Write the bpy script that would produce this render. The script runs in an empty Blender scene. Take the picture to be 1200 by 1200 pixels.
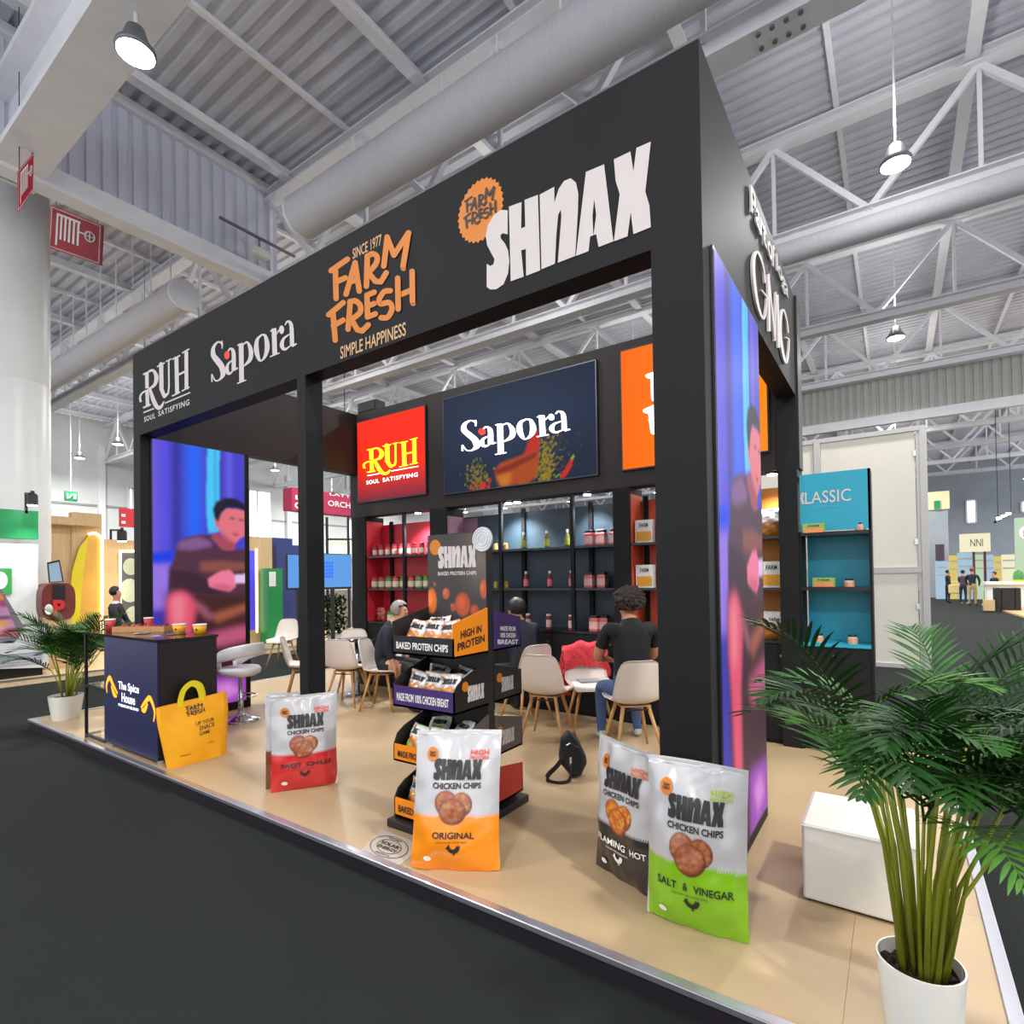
import bpy, bmesh, math, random
import numpy as np
from mathutils import Vector, Matrix
from mathutils.geometry import tessellate_polygon
random.seed(7)
rng = np.random.default_rng(7)
scene = bpy.context.scene
C = scene.collection
PI = math.pi

# ------------------------------------------------------------------ camera
CAM = Vector((0.6978, -2.5763, 1.5297)); FPX = 648.95; CY = 669.63
FW = Vector((-0.56947, 0.82192, 0.012397)).normalized()
RT = Vector((0.82179, 0.56960, -0.014766)).normalized()
UP = RT.cross(FW).normalized(); RT = FW.cross(UP).normalized()
cam_data = bpy.data.cameras.new('camera'); cam = bpy.data.objects.new('camera', cam_data); C.objects.link(cam)
cam.matrix_world = Matrix(((RT.x, UP.x, -FW.x, CAM.x), (RT.y, UP.y, -FW.y, CAM.y), (RT.z, UP.z, -FW.z, CAM.z), (0, 0, 0, 1)))
cam_data.sensor_width = 36.0; cam_data.lens = FPX / 1200 * 36; cam_data.shift_y = (CY - 600) / 1200
cam_data.clip_end = 300; cam_data.clip_start = 0.05
scene.camera = cam

def on(u, v, ax, c):
    """photo pixel -> point on the plane ax = c"""
    d = FW * FPX + RT * (u - 600) - UP * (v - CY)
    i = 'XYZ'.index(ax)
    return CAM + d * ((c - CAM[i]) / d[i])

# ------------------------------------------------------------------ world, lamps, exposure
world = bpy.data.worlds.new('hall_air'); scene.world = world; world.use_nodes = True
world.node_tree.nodes['Background'].inputs[0].default_value = (0.93, 0.96, 1.0, 1)
world.node_tree.nodes['Background'].inputs[1].default_value = 1.3
scene.view_settings.view_transform = 'Standard'; scene.view_settings.look = 'None'
scene.view_settings.gamma = 1.0; scene.view_settings.use_curve_mapping = False
scene.view_settings.exposure = 0.0
LAMP_W = 330.0            # watts of one high-bay lamp of the hall
UPFRAC = 0.36             # roof fill light added above each lamp, as a share of its watts
try:
    scene.cycles.max_bounces = 7; scene.cycles.diffuse_bounces = 4; scene.cycles.glossy_bounces = 3
    scene.cycles.transparent_max_bounces = 12; scene.cycles.sample_clamp_indirect = 6.0
    scene.cycles.use_denoising = True; scene.cycles.caustics_reflective = False; scene.cycles.caustics_refractive = False
except Exception:
    pass

# ------------------------------------------------------------------ materials
def lin(c):
    c = c / 255.0
    return c / 12.92 if c <= 0.04045 else ((c + 0.055) / 1.055) ** 2.4
def rgb(r, g, b):
    return (lin(r), lin(g), lin(b), 1.0)
MATS = {}
def mat(name, col, rough=0.5, metal=0.0, spec=0.5, noise=0.0, scale=8.0, bump=0.0, emit=None, estr=0.0, alpha=1.0, trans=0.0, coat=0.0, stretch=None):
    if name in MATS: return MATS[name]
    m = bpy.data.materials.new(name); m.use_nodes = True; MATS[name] = m
    nt = m.node_tree; b = nt.nodes['Principled BSDF']
    c = rgb(*col)
    b.inputs['Base Color'].default_value = c
    b.inputs['Roughness'].default_value = rough; b.inputs['Metallic'].default_value = metal
    b.inputs['Specular IOR Level'].default_value = spec
    if coat: b.inputs['Coat Weight'].default_value = coat; b.inputs['Coat Roughness'].default_value = 0.15
    if alpha < 1: b.inputs['Alpha'].default_value = alpha
    if trans: b.inputs['Transmission Weight'].default_value = trans; b.inputs['IOR'].default_value = 1.3
    if emit: b.inputs['Emission Color'].default_value = rgb(*emit); b.inputs['Emission Strength'].default_value = estr
    if noise or bump:
        tc = nt.nodes.new('ShaderNodeTexCoord'); mp = nt.nodes.new('ShaderNodeMapping')
        if stretch: mp.inputs['Scale'].default_value = stretch
        n = nt.nodes.new('ShaderNodeTexNoise'); n.inputs['Scale'].default_value = scale; n.inputs['Detail'].default_value = 5
        nt.links.new(tc.outputs['Object'], mp.inputs['Vector']); nt.links.new(mp.outputs[0], n.inputs['Vector'])
        if noise:
            r = nt.nodes.new('ShaderNodeValToRGB')
            r.color_ramp.elements[0].position = 0.3; r.color_ramp.elements[1].position = 0.7
            r.color_ramp.elements[0].color = tuple(x * (1 - noise) for x in c[:3]) + (1,)
            r.color_ramp.elements[1].color = tuple(min(1, x * (1 + noise)) for x in c[:3]) + (1,)
            nt.links.new(n.outputs['Fac'], r.inputs[0]); nt.links.new(r.outputs[0], b.inputs['Base Color'])
        if bump:
            bp = nt.nodes.new('ShaderNodeBump'); bp.inputs['Strength'].default_value = bump; bp.inputs['Distance'].default_value = 0.02
            nt.links.new(n.outputs['Fac'], bp.inputs['Height']); nt.links.new(bp.outputs[0], b.inputs['Normal'])
    return m
def mat_attr(name, rough=0.5, estr=0.0, spec=0.5, coat=0.0):
    """colour printed on the mesh (colour attribute); estr > 0 for screens and backlit prints"""
    if name in MATS: return MATS[name]
    m = bpy.data.materials.new(name); m.use_nodes = True; MATS[name] = m
    nt = m.node_tree; b = nt.nodes['Principled BSDF']; a = nt.nodes.new('ShaderNodeAttribute'); a.attribute_name = 'Col'
    b.inputs['Roughness'].default_value = rough; b.inputs['Specular IOR Level'].default_value = spec
    if coat: b.inputs['Coat Weight'].default_value = coat; b.inputs['Coat Roughness'].default_value = 0.2
    if estr:
        b.inputs['Base Color'].default_value = (0.01, 0.01, 0.012, 1)
        nt.links.new(a.outputs['Color'], b.inputs['Emission Color']); b.inputs['Emission Strength'].default_value = estr
    else:
        nt.links.new(a.outputs['Color'], b.inputs['Base Color'])
    return m

# ------------------------------------------------------------------ mesh builder
class MB:
    def __init__(self): self.v = []; self.f = []; self.mi = []; self.cur = 0
    def add(self, vs, fs):
        n = len(self.v); self.v += [Vector(p) for p in vs]
        for f in fs: self.f.append(tuple(i + n for i in f)); self.mi.append(self.cur)
        return self
    def box(self, x0, y0, z0, x1, y1, z1, bev=0.0):
        if bev > 0:
            b = min(bev, (x1-x0)/2.01, (y1-y0)/2.01, (z1-z0)/2.01)
            bm = bmesh.new(); bmesh.ops.create_cube(bm, size=1)
            for p in bm.verts: p.co = Vector(((x0+x1)/2 + p.co.x*(x1-x0), (y0+y1)/2 + p.co.y*(y1-y0), (z0+z1)/2 + p.co.z*(z1-z0)))
            bmesh.ops.bevel(bm, geom=bm.edges[:], offset=b, segments=2, affect='EDGES', profile=0.5)
            bm.verts.index_update(); self.add([p.co for p in bm.verts], [[p.index for p in f.verts] for f in bm.faces]); bm.free(); return self
        return self.add([(x0,y0,z0),(x1,y0,z0),(x1,y1,z0),(x0,y1,z0),(x0,y0,z1),(x1,y0,z1),(x1,y1,z1),(x0,y1,z1)],
            [(3,2,1,0),(4,5,6,7),(0,1,5,4),(1,2,6,5),(2,3,7,6),(3,0,4,7)])
    def bar(self, a, b, w, h=None):
        """rectangular bar from a to b"""
        a, b = Vector(a), Vector(b); h = h or w; d = (b - a).normalized()
        up = Vector((0,0,1)) if abs(d.z) < 0.95 else Vector((0,1,0))
        s = d.cross(up).normalized(); t = s.cross(d).normalized(); vs = []
        for p in (a, b):
            for i, j in ((-1,-1),(1,-1),(1,1),(-1,1)): vs.append(p + s*(w/2*i) + t*(h/2*j))
        return self.add(vs, [(3,2,1,0),(4,5,6,7),(0,1,5,4),(1,2,6,5),(2,3,7,6),(3,0,4,7)])
    def tube(self, pts, r, n=10, caps=True):
        pts = [Vector(p) for p in pts]; rs = r if isinstance(r, (list, tuple)) else [r]*len(pts)
        vs = []; ref = None
        for i, p in enumerate(pts):
            d = (pts[min(i+1, len(pts)-1)] - pts[max(i-1, 0)]).normalized()
            if ref is None: ref = Vector((0,0,1)) if abs(d.z) < 0.9 else Vector((1,0,0))
            s = d.cross(ref).normalized(); t = s.cross(d).normalized(); ref = t
            for k in range(n):
                a = 2*PI*k/n; vs.append(p + (s*math.cos(a) + t*math.sin(a))*rs[i])
        fs = [(i*n+k, i*n+(k+1)%n, (i+1)*n+(k+1)%n, (i+1)*n+k) for i in range(len(pts)-1) for k in range(n)]
        if caps: fs += [tuple(range(n))[::-1], tuple((len(pts)-1)*n+k for k in range(n))]
        return self.add(vs, fs)
    def lathe(self, c, prof, n=24, caps=True):
        c = Vector(c); vs = [c + Vector((r*math.cos(2*PI*k/n), r*math.sin(2*PI*k/n), z)) for r, z in prof for k in range(n)]
        fs = [(i*n+k, i*n+(k+1)%n, (i+1)*n+(k+1)%n, (i+1)*n+k) for i in range(len(prof)-1) for k in range(n)]
        if caps: fs += [tuple(range(n))[::-1], tuple((len(prof)-1)*n+k for k in range(n))]
        return self.add(vs, fs)
    def prism(self, poly, d):
        """polygon of 3-D points extruded by vector d"""
        poly = [Vector(p) for p in poly]; d = Vector(d); n = len(poly)
        vs = poly + [p + d for p in poly]
        return self.add(vs, [tuple(range(n))[::-1], tuple(range(n, 2*n))] + [(i, (i+1)%n, n+(i+1)%n, n+i) for i in range(n)])
    def grid(self, fn, nu, nv):
        vs = [fn(i/(nu), j/(nv)) for j in range(nv+1) for i in range(nu+1)]
        return self.add(vs, [(j*(nu+1)+i, j*(nu+1)+i+1, (j+1)*(nu+1)+i+1, (j+1)*(nu+1)+i) for j in range(nv) for i in range(nu)])
    def flat(self, geo, mapper, depth=None, step=1.5e-4):
        """2-D geometry (verts, faces) through a mapper; depth = extrusion vector"""
        vs, fs = geo; P = [Vector(mapper(x, y)) for x, y in vs]
        # overlapping strokes of one word: each separate piece a hair's breadth above the last
        par = list(range(len(vs)))
        def root(i):
            while par[i] != i: par[i] = par[par[i]]; i = par[i]
            return i
        for f in fs:
            for j in f[1:]: par[root(f[0])] = root(j)
        isl = {}
        for i in range(len(vs)): isl.setdefault(root(i), []).append(i)
        if len(isl) > 1:
            e = 1e-3
            for k, ids in enumerate(isl.values()):
                x, y = vs[ids[0]]; a = P[ids[0]]; nr = (Vector(mapper(x+e, y)) - a).cross(Vector(mapper(x, y+e)) - a)
                if nr.length < 1e-12: continue
                nr.normalize(); nr = nr if nr.dot(CAM - a) > 0 else -nr
                for i in ids: P[i] = P[i] + nr*(k % 40)*step
        if depth is None: return self.add(P, fs)
        d = Vector(depth); n = len(P); self.add(P, [tuple(f)[::-1] for f in fs]); self.add([p + d for p in P], fs)
        ed = {}
        for f in fs:
            for i in range(len(f)):
                e = (f[i], f[(i+1) % len(f)]); ed[e] = 1
        for (a, b) in ed:
            if (b, a) not in ed: self.add([P[a], P[b], P[b]+d, P[a]+d], [(0,1,2,3)])
        return self
WM = {}
def link(o, parent=None):
    C.objects.link(o)
    if parent is not None: o.parent = parent
    return o
def thing(name, label, cat, loc=(0,0,0), rotz=0.0, group=None, kind=None):
    o = bpy.data.objects.new(name, None); link(o); o.empty_display_size = 0.1
    o.location = loc; o.rotation_euler = (0,0,rotz); WM[o] = Matrix.Translation(Vector(loc)) @ Matrix.Rotation(rotz, 4, 'Z')
    return tag(o, label, cat, group, kind)
def tag(o, label=None, cat=None, group=None, kind=None):
    if label: o['label'] = label
    if cat: o['category'] = cat
    if group: o['group'] = group
    if kind: o['kind'] = kind
    return o
def mesh(name, mb, smooth=False):
    me = bpy.data.meshes.new(name); me.from_pydata(mb.v, [], mb.f)
    if smooth: me.polygons.foreach_set('use_smooth', [True]*len(me.polygons))
    return me
def part(name, mb, m, parent=None, smooth=False, label=None, local=False, kind=None):
    """one mesh object; mb in world coordinates unless local"""
    if parent is not None and not local and parent in WM:
        inv = WM[parent].inverted(); mb2 = MB(); mb2.v = [inv @ p for p in mb.v]; mb2.f = mb.f; mb2.mi = mb.mi; mb = mb2
    me = mesh(name, mb, smooth)
    ms = m if isinstance(m, (list, tuple)) else [m]
    for x in ms: me.materials.append(x)
    if len(ms) > 1: me.polygons.foreach_set('material_index', mb.mi)
    if not smooth:
        pass
    o = bpy.data.objects.new(name, me); link(o, parent)
    WM[o] = WM[parent] if parent in WM else Matrix.Identity(4)
    if label: o['label'] = label
    if kind: o['kind'] = kind
    return o
def smooth_by_angle(o, deg=35):
    me = o.data
    bm = bmesh.new(); bm.from_mesh(me); bmesh.ops.recalc_face_normals(bm, faces=bm.faces)
    for e in bm.edges:
        e.smooth = not (len(e.link_faces) != 2 or e.calc_face_angle(0) > math.radians(deg))
    for f in bm.faces: f.smooth = True
    bm.to_mesh(me); bm.free(); return o
def struct(name, mb, m, parent=None, label=None):
    o = part(name, mb, m, parent)
    if parent is None: o['kind'] = 'structure'
    if label: o['label'] = label
    return o
def dup(root, loc=None, rotz=None, label=None, group=None):
    r = root.copy(); C.objects.link(r)
    if loc is not None: r.location = loc
    if rotz is not None: r.rotation_euler = (0,0,rotz)
    if label: r['label'] = label
    if group: r['group'] = group
    for ch in list(root.children):
        c = ch.copy(); C.objects.link(c); c.parent = r
        for g in list(ch.children):
            d = g.copy(); C.objects.link(d); d.parent = c
    return r
def set_cols(o, cols):
    """per-vertex colours (linear) on a mesh"""
    at = o.data.color_attributes.new('Col', 'FLOAT_COLOR', 'POINT')
    a = np.ones((len(o.data.vertices), 4), np.float32); a[:, :3] = cols
    at.data.foreach_set('color', a.ravel())

# ------------------------------------------------------------------ 2-D lettering
def poly2d(*polys):
    V, F = [], []
    for p in polys:
        n = len(V); V += [tuple(q) for q in p]
        F += [tuple(i + n for i in t) for t in tessellate_polygon([[Vector((x, y, 0)) for x, y in p]])]
    return V, F
def catmull(pts, k=6):
    if len(pts) < 3: return list(pts)
    P = [np.array(p, float) for p in pts]; P = [2*P[0]-P[1]] + P + [2*P[-1]-P[-2]]; out = []
    for i in range(1, len(P)-2):
        for j in range(k):
            t = j/k; a, b, c, d = P[i-1], P[i], P[i+1], P[i+2]
            out.append(tuple(0.5*((2*b) + (c-a)*t + (2*a-5*b+4*c-d)*t*t + (3*b-a-3*c+d)*t**3)))
    out.append(tuple(P[-2])); return out
def stroke(pts, w, curve=False, rnd=False, closed=False):
    """ribbon along pts; w a width or one per point"""
    ws = list(w) if isinstance(w, (list, tuple)) else [w]*len(pts)
    if not curve and len(pts) > 2 and not closed:
        return join2d(*[stroke(pts[i:i+2], ws[i:i+2], rnd=rnd or 'j') for i in range(len(pts)-1)])
    q = [(x, y, s) for (x, y), s in zip(pts, ws)]
    if closed: q = q + [q[0]]
    if curve: q = catmull(q)
    V, F = [], []; n = len(q)
    for i, (x, y, s) in enumerate(q):
        a = np.array(q[max(i-1, 0)][:2]); b = np.array(q[min(i+1, n-1)][:2])
        if closed and i in (0, n-1): a = np.array(q[-2][:2]); b = np.array(q[1][:2])
        d = b - a; d = d / (np.linalg.norm(d) + 1e-9); nx, ny = -d[1], d[0]
        k = 1.0
        if not curve and 0 < i < n-1:
            e = np.array(q[i][:2]) - a; e = e/(np.linalg.norm(e)+1e-9); k = min(1.6, 1/max(0.4, abs(e @ d)))
        V += [(x + nx*s/2*k, y + ny*s/2*k), (x - nx*s/2*k, y - ny*s/2*k)]
    F = [(2*i, 2*i+1, 2*i+3, 2*i+2) for i in range(n-1)]
    if rnd:
        for (x, y, s) in ((q[0], q[-1]) if rnd is True else (q[0],)):
            m = len(V); V += [(x + s/2*math.cos(2*PI*k/14), y + s/2*math.sin(2*PI*k/14)) for k in range(14)]; F.append(tuple(range(m, m+14)))
        if not curve:
            for (x, y, s) in q[1:-1]:
                m = len(V); V += [(x + s/2*math.cos(2*PI*k/14), y + s/2*math.sin(2*PI*k/14)) for k in range(14)]; F.append(tuple(range(m, m+14)))
    return V, F
KW = 1.0
def wstroke(pts, w, **k):
    return stroke(pts, [q*KW if q > 15 else q for q in w] if isinstance(w, (list, tuple)) else (w*KW if w > 15 else w), **k)
def ell(cx, cy, rx, ry, n=20, teeth=0, td=0.0):
    N = teeth*2 if teeth else n
    V = [(cx + rx*(1 - (td if teeth and k % 2 else 0))*math.cos(2*PI*k/N), cy + ry*(1 - (td if teeth and k % 2 else 0))*math.sin(2*PI*k/N)) for k in range(N)]
    return V + [(cx, cy)], [(k, (k+1) % N, N) for k in range(N)]
def join2d(*gs):
    V, F = [], []
    for v, f in gs:
        n = len(V); V += list(v); F += [tuple(i + n for i in t) for t in f]
    return V, F
def bbox2d(g):
    a = np.array(g[0]); return a.min(0), a.max(0)
def fit2d(g, x0, y0, x1, y1, keep=False):
    lo, hi = bbox2d(g); sx = (x1-x0)/(hi[0]-lo[0]); sy = (y1-y0)/(hi[1]-lo[1])
    if keep:
        s = min(sx, sy); cx, cy = (x0+x1)/2, (y0+y1)/2; m = (lo+hi)/2
        return [(cx + (x-m[0])*s, cy + (y-m[1])*s) for x, y in g[0]], g[1]
    return [(x0 + (x-lo[0])*sx, y0 + (y-lo[1])*sy) for x, y in g[0]], g[1]
TXT = {}
def text2d(s, bold=0.0, res=3, gap=1.0):
    k = (s, bold, res, gap)
    if k in TXT: return TXT[k]
    cu = bpy.data.curves.new('txt', 'FONT'); cu.body = s; cu.offset = bold; cu.resolution_u = res; cu.space_character = gap
    cu.space_line = 0.85; cu.align_x = 'CENTER'
    o = bpy.data.objects.new('txt', cu); C.objects.link(o)
    me = bpy.data.meshes.new_from_object(o, depsgraph=bpy.context.evaluated_depsgraph_get()) if False else o.to_mesh()
    V = [(p.co.x, p.co.y) for p in me.vertices]; F = [tuple(p.vertices) for p in me.polygons]
    o.to_mesh_clear(); bpy.data.objects.remove(o); bpy.data.curves.remove(cu)
    TXT[k] = (V, F); return TXT[k]
def words2d(s, x0, y0, x1, y1, bold=0.0, gap=1.0):
    """each word of a line as its own outline"""
    n = len(s); out = []; i = 0
    for w in s.split(' '):
        j = s.index(w, i); k = (x1-x0)/n; out.append(fit2d(text2d(w, bold, gap=gap), x0 + j*k, y0, x0 + (j+len(w))*k - .1*k, y1)); i = j + len(w)
    return out
def rectify(g, org, scale, ax, c, h):
    """zoom-window tracing -> flat coordinates on the wall plane (horizontal axis h, z)"""
    V = []
    for x, y in g[0]:
        p = on(org[0] + x/scale, org[1] + y/scale, ax, c); V.append((p[h], p.z))
    return V, g[1]

# the painted snack logo, traced from the fascia (window 525,150 scale 4.8)
SH = poly2d([(338,465),(300,462),(262,490),(228,545),(214,605),(222,660),(245,705),(264,740),(258,768),(240,778),(220,766),(220,895),(240,910),(275,908),(315,880),(340,820),(347,750),(340,690),(322,650),(300,625),(297,605),(310,594),(338,600)],
    [(345,445),(416,418),(414,567),(437,557),(433,407),(508,378),(521,803),(442,833),(440,683),(414,690),(428,838),(355,864)],
    [(518,377),(600,333),(601,420),(625,345),(655,300),(692,285),(722,310),(735,370),(733,470),(718,722),(620,760),(640,500),(637,462),(622,490),(612,600),(604,765),(528,797)],
    [(778,250),(880,207),(932,640),(849,672),(836,600),(821,605),(836,490),(824,403),(815,500),(820,606),(802,612),(793,695),(722,722)],
    [(935,180),(1028,135),(1045,245),(1062,115),(1143,80),(1112,360),(1135,440),(1143,560),(1045,600),(1030,475),(1012,612),(935,640),(968,375),(945,300)])
SHNAX = rectify(SH, (525,150), 4.8, 'Y', 0.0, 0)
FF = [[(130,405),(265,310)],[(165,390),(172,635)],[(170,500),(248,465)],[(255,600),(330,340),(365,575)],[(285,500),(350,480)],
      [(425,535),(432,285)],[(440,420),(500,495),(545,500),(590,425)],[(570,370),(598,130),(655,280),(775,95),(728,385)],
      [(110,770),(230,670)],[(145,745),(165,980)],[(150,860),(230,815)],[(272,890),(290,660)],[(300,810),(350,895),(390,905),(440,855)],
      [(490,585),(430,610),(435,790),(500,765)],[(435,700),(490,680)],[(685,470),(690,725)],[(805,415),(808,675)],[(690,610),(805,560)]]
FC = [[(432,290),(470,265),(510,290),(500,350),(440,420)],[(285,665),(330,655),(370,690),(370,750),(300,810)],[(620,572),(570,580),(530,640),(540,680),(610,670),(635,720),(600,790),(545,795)]]
FARM = rectify(join2d(*[stroke(s, 46, rnd=True) for s in FF], *[stroke(s, 46, curve=True, rnd=True) for s in FC]), (370,260), 7.06, 'Y', 0.0, 0)
KW = 0.74
RUHL = join2d(
    wstroke([(104,458),(106,572)], 34), wstroke([(106,590),(110,700)], 34), wstroke([(78,474),(120,455)], 12), wstroke([(78,708),(132,684)], 12),
    wstroke([(118,452),(150,446),(172,490),(160,545),(118,578)], [14,26,40,30,12], curve=True),
    wstroke([(128,580),(150,650),(178,704),(205,700),(226,662)], [26,40,40,30,6], curve=True),
    wstroke([(62,668),(58,630),(80,598),(128,580)], [22,14,16,14], curve=True),
    wstroke([(206,402),(208,575),(228,628),(256,606),(262,560),(260,372)], [40,40,34,18,12,12], curve=False), wstroke([(178,420),(232,392)], 10), wstroke([(240,384),(280,364)], 9),
    wstroke([(314,350),(320,610)], 38), wstroke([(384,312),(386,578)], 36), wstroke([(318,482),(386,448)], 14),
    wstroke([(286,368),(342,340)], 10), wstroke([(356,324),(406,294)], 10), wstroke([(284,626),(342,598)], 10), wstroke([(352,592),(408,562)], 10))
RUHR = join2d(stroke([(80,742),(155,712)], 9), stroke([(232,675),(410,600)], 9))
KW = 0.80
SAPL = join2d(
    wstroke([(634,292),(632,256),(604,246),(574,282),(572,336),(600,376),(630,418),(640,470),(618,508),(586,516),(562,470)], [4,14,12,28,44,52,52,44,16,10,6], curve=True),
    wstroke([(562,470),(562,526)], 10), wstroke([(634,236),(634,292)], 8),
    wstroke([(676,312),(692,292),(714,320),(716,446)], [8,14,34,38], curve=True), wstroke([(706,372),(676,402),(668,446),(684,468),(714,446)], [8,20,36,24,6], curve=True), wstroke([(716,444),(745,428)], 12),
    wstroke([(768,256),(772,526)], 42), wstroke([(742,270),(780,254)], 10), wstroke([(740,538),(804,512)], 9),
    wstroke([(784,262),(812,248),(836,300),(832,366),(788,416)], [10,18,38,36,8], curve=True),
    wstroke([(914,194),(882,230),(876,300),(892,362),(910,378),(938,344),(952,280),(940,206)], [10,28,44,30,10,28,44,28], curve=True, closed=True),
    wstroke([(1000,150),(1006,336)], 42), wstroke([(974,170),(1012,150)], 10), wstroke([(972,350),(1040,322)], 9), wstroke([(1020,190),(1034,166),(1056,152)], [6,10,12], curve=True), ell(1054,160,18,30),
    wstroke([(1078,128),(1096,102),(1122,130),(1128,276)], [8,14,34,38], curve=True), wstroke([(1112,190),(1070,222),(1056,268),(1076,298),(1120,270)], [8,22,38,24,6], curve=True), wstroke([(1128,278),(1160,258)], 12))
SAPD = ell(668,338,19,30)
RUHL, RUHR, SAPL, SAPD = [rectify(g, (155,360), 6.0, 'Y', 0.0, 0) for g in (RUHL, RUHR, SAPL, SAPD)]
def norm(*gs):
    """bring several pieces of one logo into a common 0..1 wide box"""
    a = np.vstack([np.array(g[0]) for g in gs]); lo, hi = a.min(0), a.max(0); s = 1/(hi[0]-lo[0])
    return [([((x-lo[0])*s, (y-lo[1])*s) for x, y in g[0]], g[1]) for g in gs], (hi[1]-lo[1])*s
(SHNAX_N,), SHNAX_A = norm(SHNAX)
(FARM_N,), FARM_A = norm(FARM)
(RUHL_N, RUHR_N), RUH_A = norm(RUHL, RUHR)
(SAPL_N, SAPD_N), SAP_A = norm(SAPL, SAPD)
def place2d(g, x, y, w, h=None, asp=None):
    sx = w; sy = w if h is None else h/asp
    return [(x + a*sx, y + b*sy) for a, b in g[0]], g[1]
def mirror_y(g): return g
def pmap(o, ux, uy):
    o, ux, uy = Vector(o), Vector(ux), Vector(uy)
    return lambda x, y: o + ux*x + uy*y
# ================================================================== the hall
FZ = -0.10            # hall floor; the stand platform's top is z = 0
M_carpet = mat('charcoal_hall_carpet', (34,38,36), rough=0.95, spec=0.15, noise=0.35, scale=260, bump=0.25)
M_deck = mat('galvanised_roof_deck', (200,201,210), rough=0.5, spec=0.4, noise=0.06, scale=1.2)
M_steel = mat('white_painted_roof_steel', (226,226,230), rough=0.5, noise=0.04, scale=3)
M_duct = mat('grey_fabric_duct', (196,196,202), rough=0.7, noise=0.06, scale=6, bump=0.3, stretch=(14,1,1))
M_hwall = mat('pale_hall_wall_panel', (214,216,214), rough=0.6, noise=0.04, scale=1)
M_darkwall = mat('grey_far_hall_wall', (150,157,164), rough=0.7, noise=0.06, scale=1)
M_lampbody = mat('grey_lamp_housing', (120,122,125), rough=0.4, metal=0.5, noise=0.05)
M_lampglow = mat('lamp_glass_glow', (255,255,255), emit=(245,250,255), estr=30)
M_black = mat('black_metal', (22,22,24), rough=0.45, noise=0.1, scale=10)
M_chrome = mat('polished_chrome', (215,218,222), rough=0.12, metal=1.0, noise=0.02)
M_white = mat('white_paint', (232,231,226), rough=0.45, noise=0.02, scale=5)
XL, XR, YB, YF = -37.0, 13.0, 58.0, -8.0

mb = MB(); mb.add([(XL,YF,FZ),(XR,YF,FZ),(XR,YB,FZ),(XL,YB,FZ)], [(0,1,2,3)])
struct('floor', mb, M_carpet, label='dark charcoal carpet of the exhibition hall')
# corrugated roof deck, ribs along X
ROOF = 11.0
mb = MB(); y = YF; prof = []
while y < YB:
    prof += [(y, ROOF), (y+0.13, ROOF), (y+0.16, ROOF+0.07), (y+0.27, ROOF+0.07)]; y += 0.30
vs = [(x, yy, zz) for yy, zz in prof for x in (XL, XR)]
mb.add(vs, [(2*i, 2*i+1, 2*i+3, 2*i+2) for i in range(len(prof)-1)])
struct('ceiling', mb, M_deck, label='ribbed metal roof deck of the hall')

def ribbed(fn, n, pitch, deep):
    """corrugated sheet; fn(t along, depth, top?)"""
    mb = MB(); pr = []
    for i in range(n):
        a = i*pitch; pr += [(a, 0), (a+pitch*.55, 0), (a+pitch*.65, deep), (a+pitch*.92, deep)]
    mb.add([fn(t, d, k) for t, d in pr for k in (0, 1)], [(2*i, 2*i+1, 2*i+3, 2*i+2) for i in range(len(pr)-1)])
    return mb
WX = -11.5
struct('wall_left', ribbed(lambda t, d, k: (WX - d, YF + t, 8.85 if k == 0 else ROOF), int((5.15-YF)/.26)+1, .26, .05), mat('lilac_grey_ribbed_cladding', (198,200,214), rough=0.5, noise=0.05, scale=1), label='ribbed metal cladding hanging under the roof beside the column')
mb = MB(); mb.box(WX-.22, YF, 8.50, WX+.16, 5.2, 8.88); mb.box(WX-.05, YF, 8.42, WX+.30, 5.2, 8.50)
struct('trim_1', mb, M_steel, label='steel beam along the lower edge of the ribbed cladding')
mb = MB(); mb.box(WX-.1, YF, ROOF-.22, WX+.12, 5.2, ROOF-.02)
struct('trim_2', mb, M_steel, label='steel edge beam at the top of the ribbed cladding')
# far end walls
mb = MB(); mb.add([(XL,YF,FZ),(XL,YB,FZ),(XL,YB,ROOF),(XL,YF,ROOF)], [(0,1,2,3)])
struct('wall_far', mb, M_hwall, label='pale grey end wall of the hall')
mb = MB(); mb.add([(XL,YB,FZ),(XR,YB,FZ),(XR,YB,ROOF),(XL,YB,ROOF)], [(0,1,2,3)])
struct('wall_back', mb, M_darkwall, label='grey end wall at the far end of the aisle')
for i, zz in enumerate((3.2, 6.0)):
    mb = MB(); mb.box(XL, YF, zz, XL+.05, YB, zz+.12)
    struct('trim_%d' % (3+i), mb, mat('grey_wall_joint', (150,153,154), noise=.03), label='horizontal panel joint %s on the pale end wall' % ('low' if i == 0 else 'high'))
for i, yy in enumerate(np.arange(4, 50, 6.0)):
    mb = MB(); mb.box(XL, yy, FZ, XL+.25, yy+.35, 9.5)
    o = part('wall_post', mb, M_steel, None); o['kind'] = 'structure'
M_day = mat('daylit_window_pane', (250,252,255), emit=(248,252,255), estr=2.2)
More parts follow.
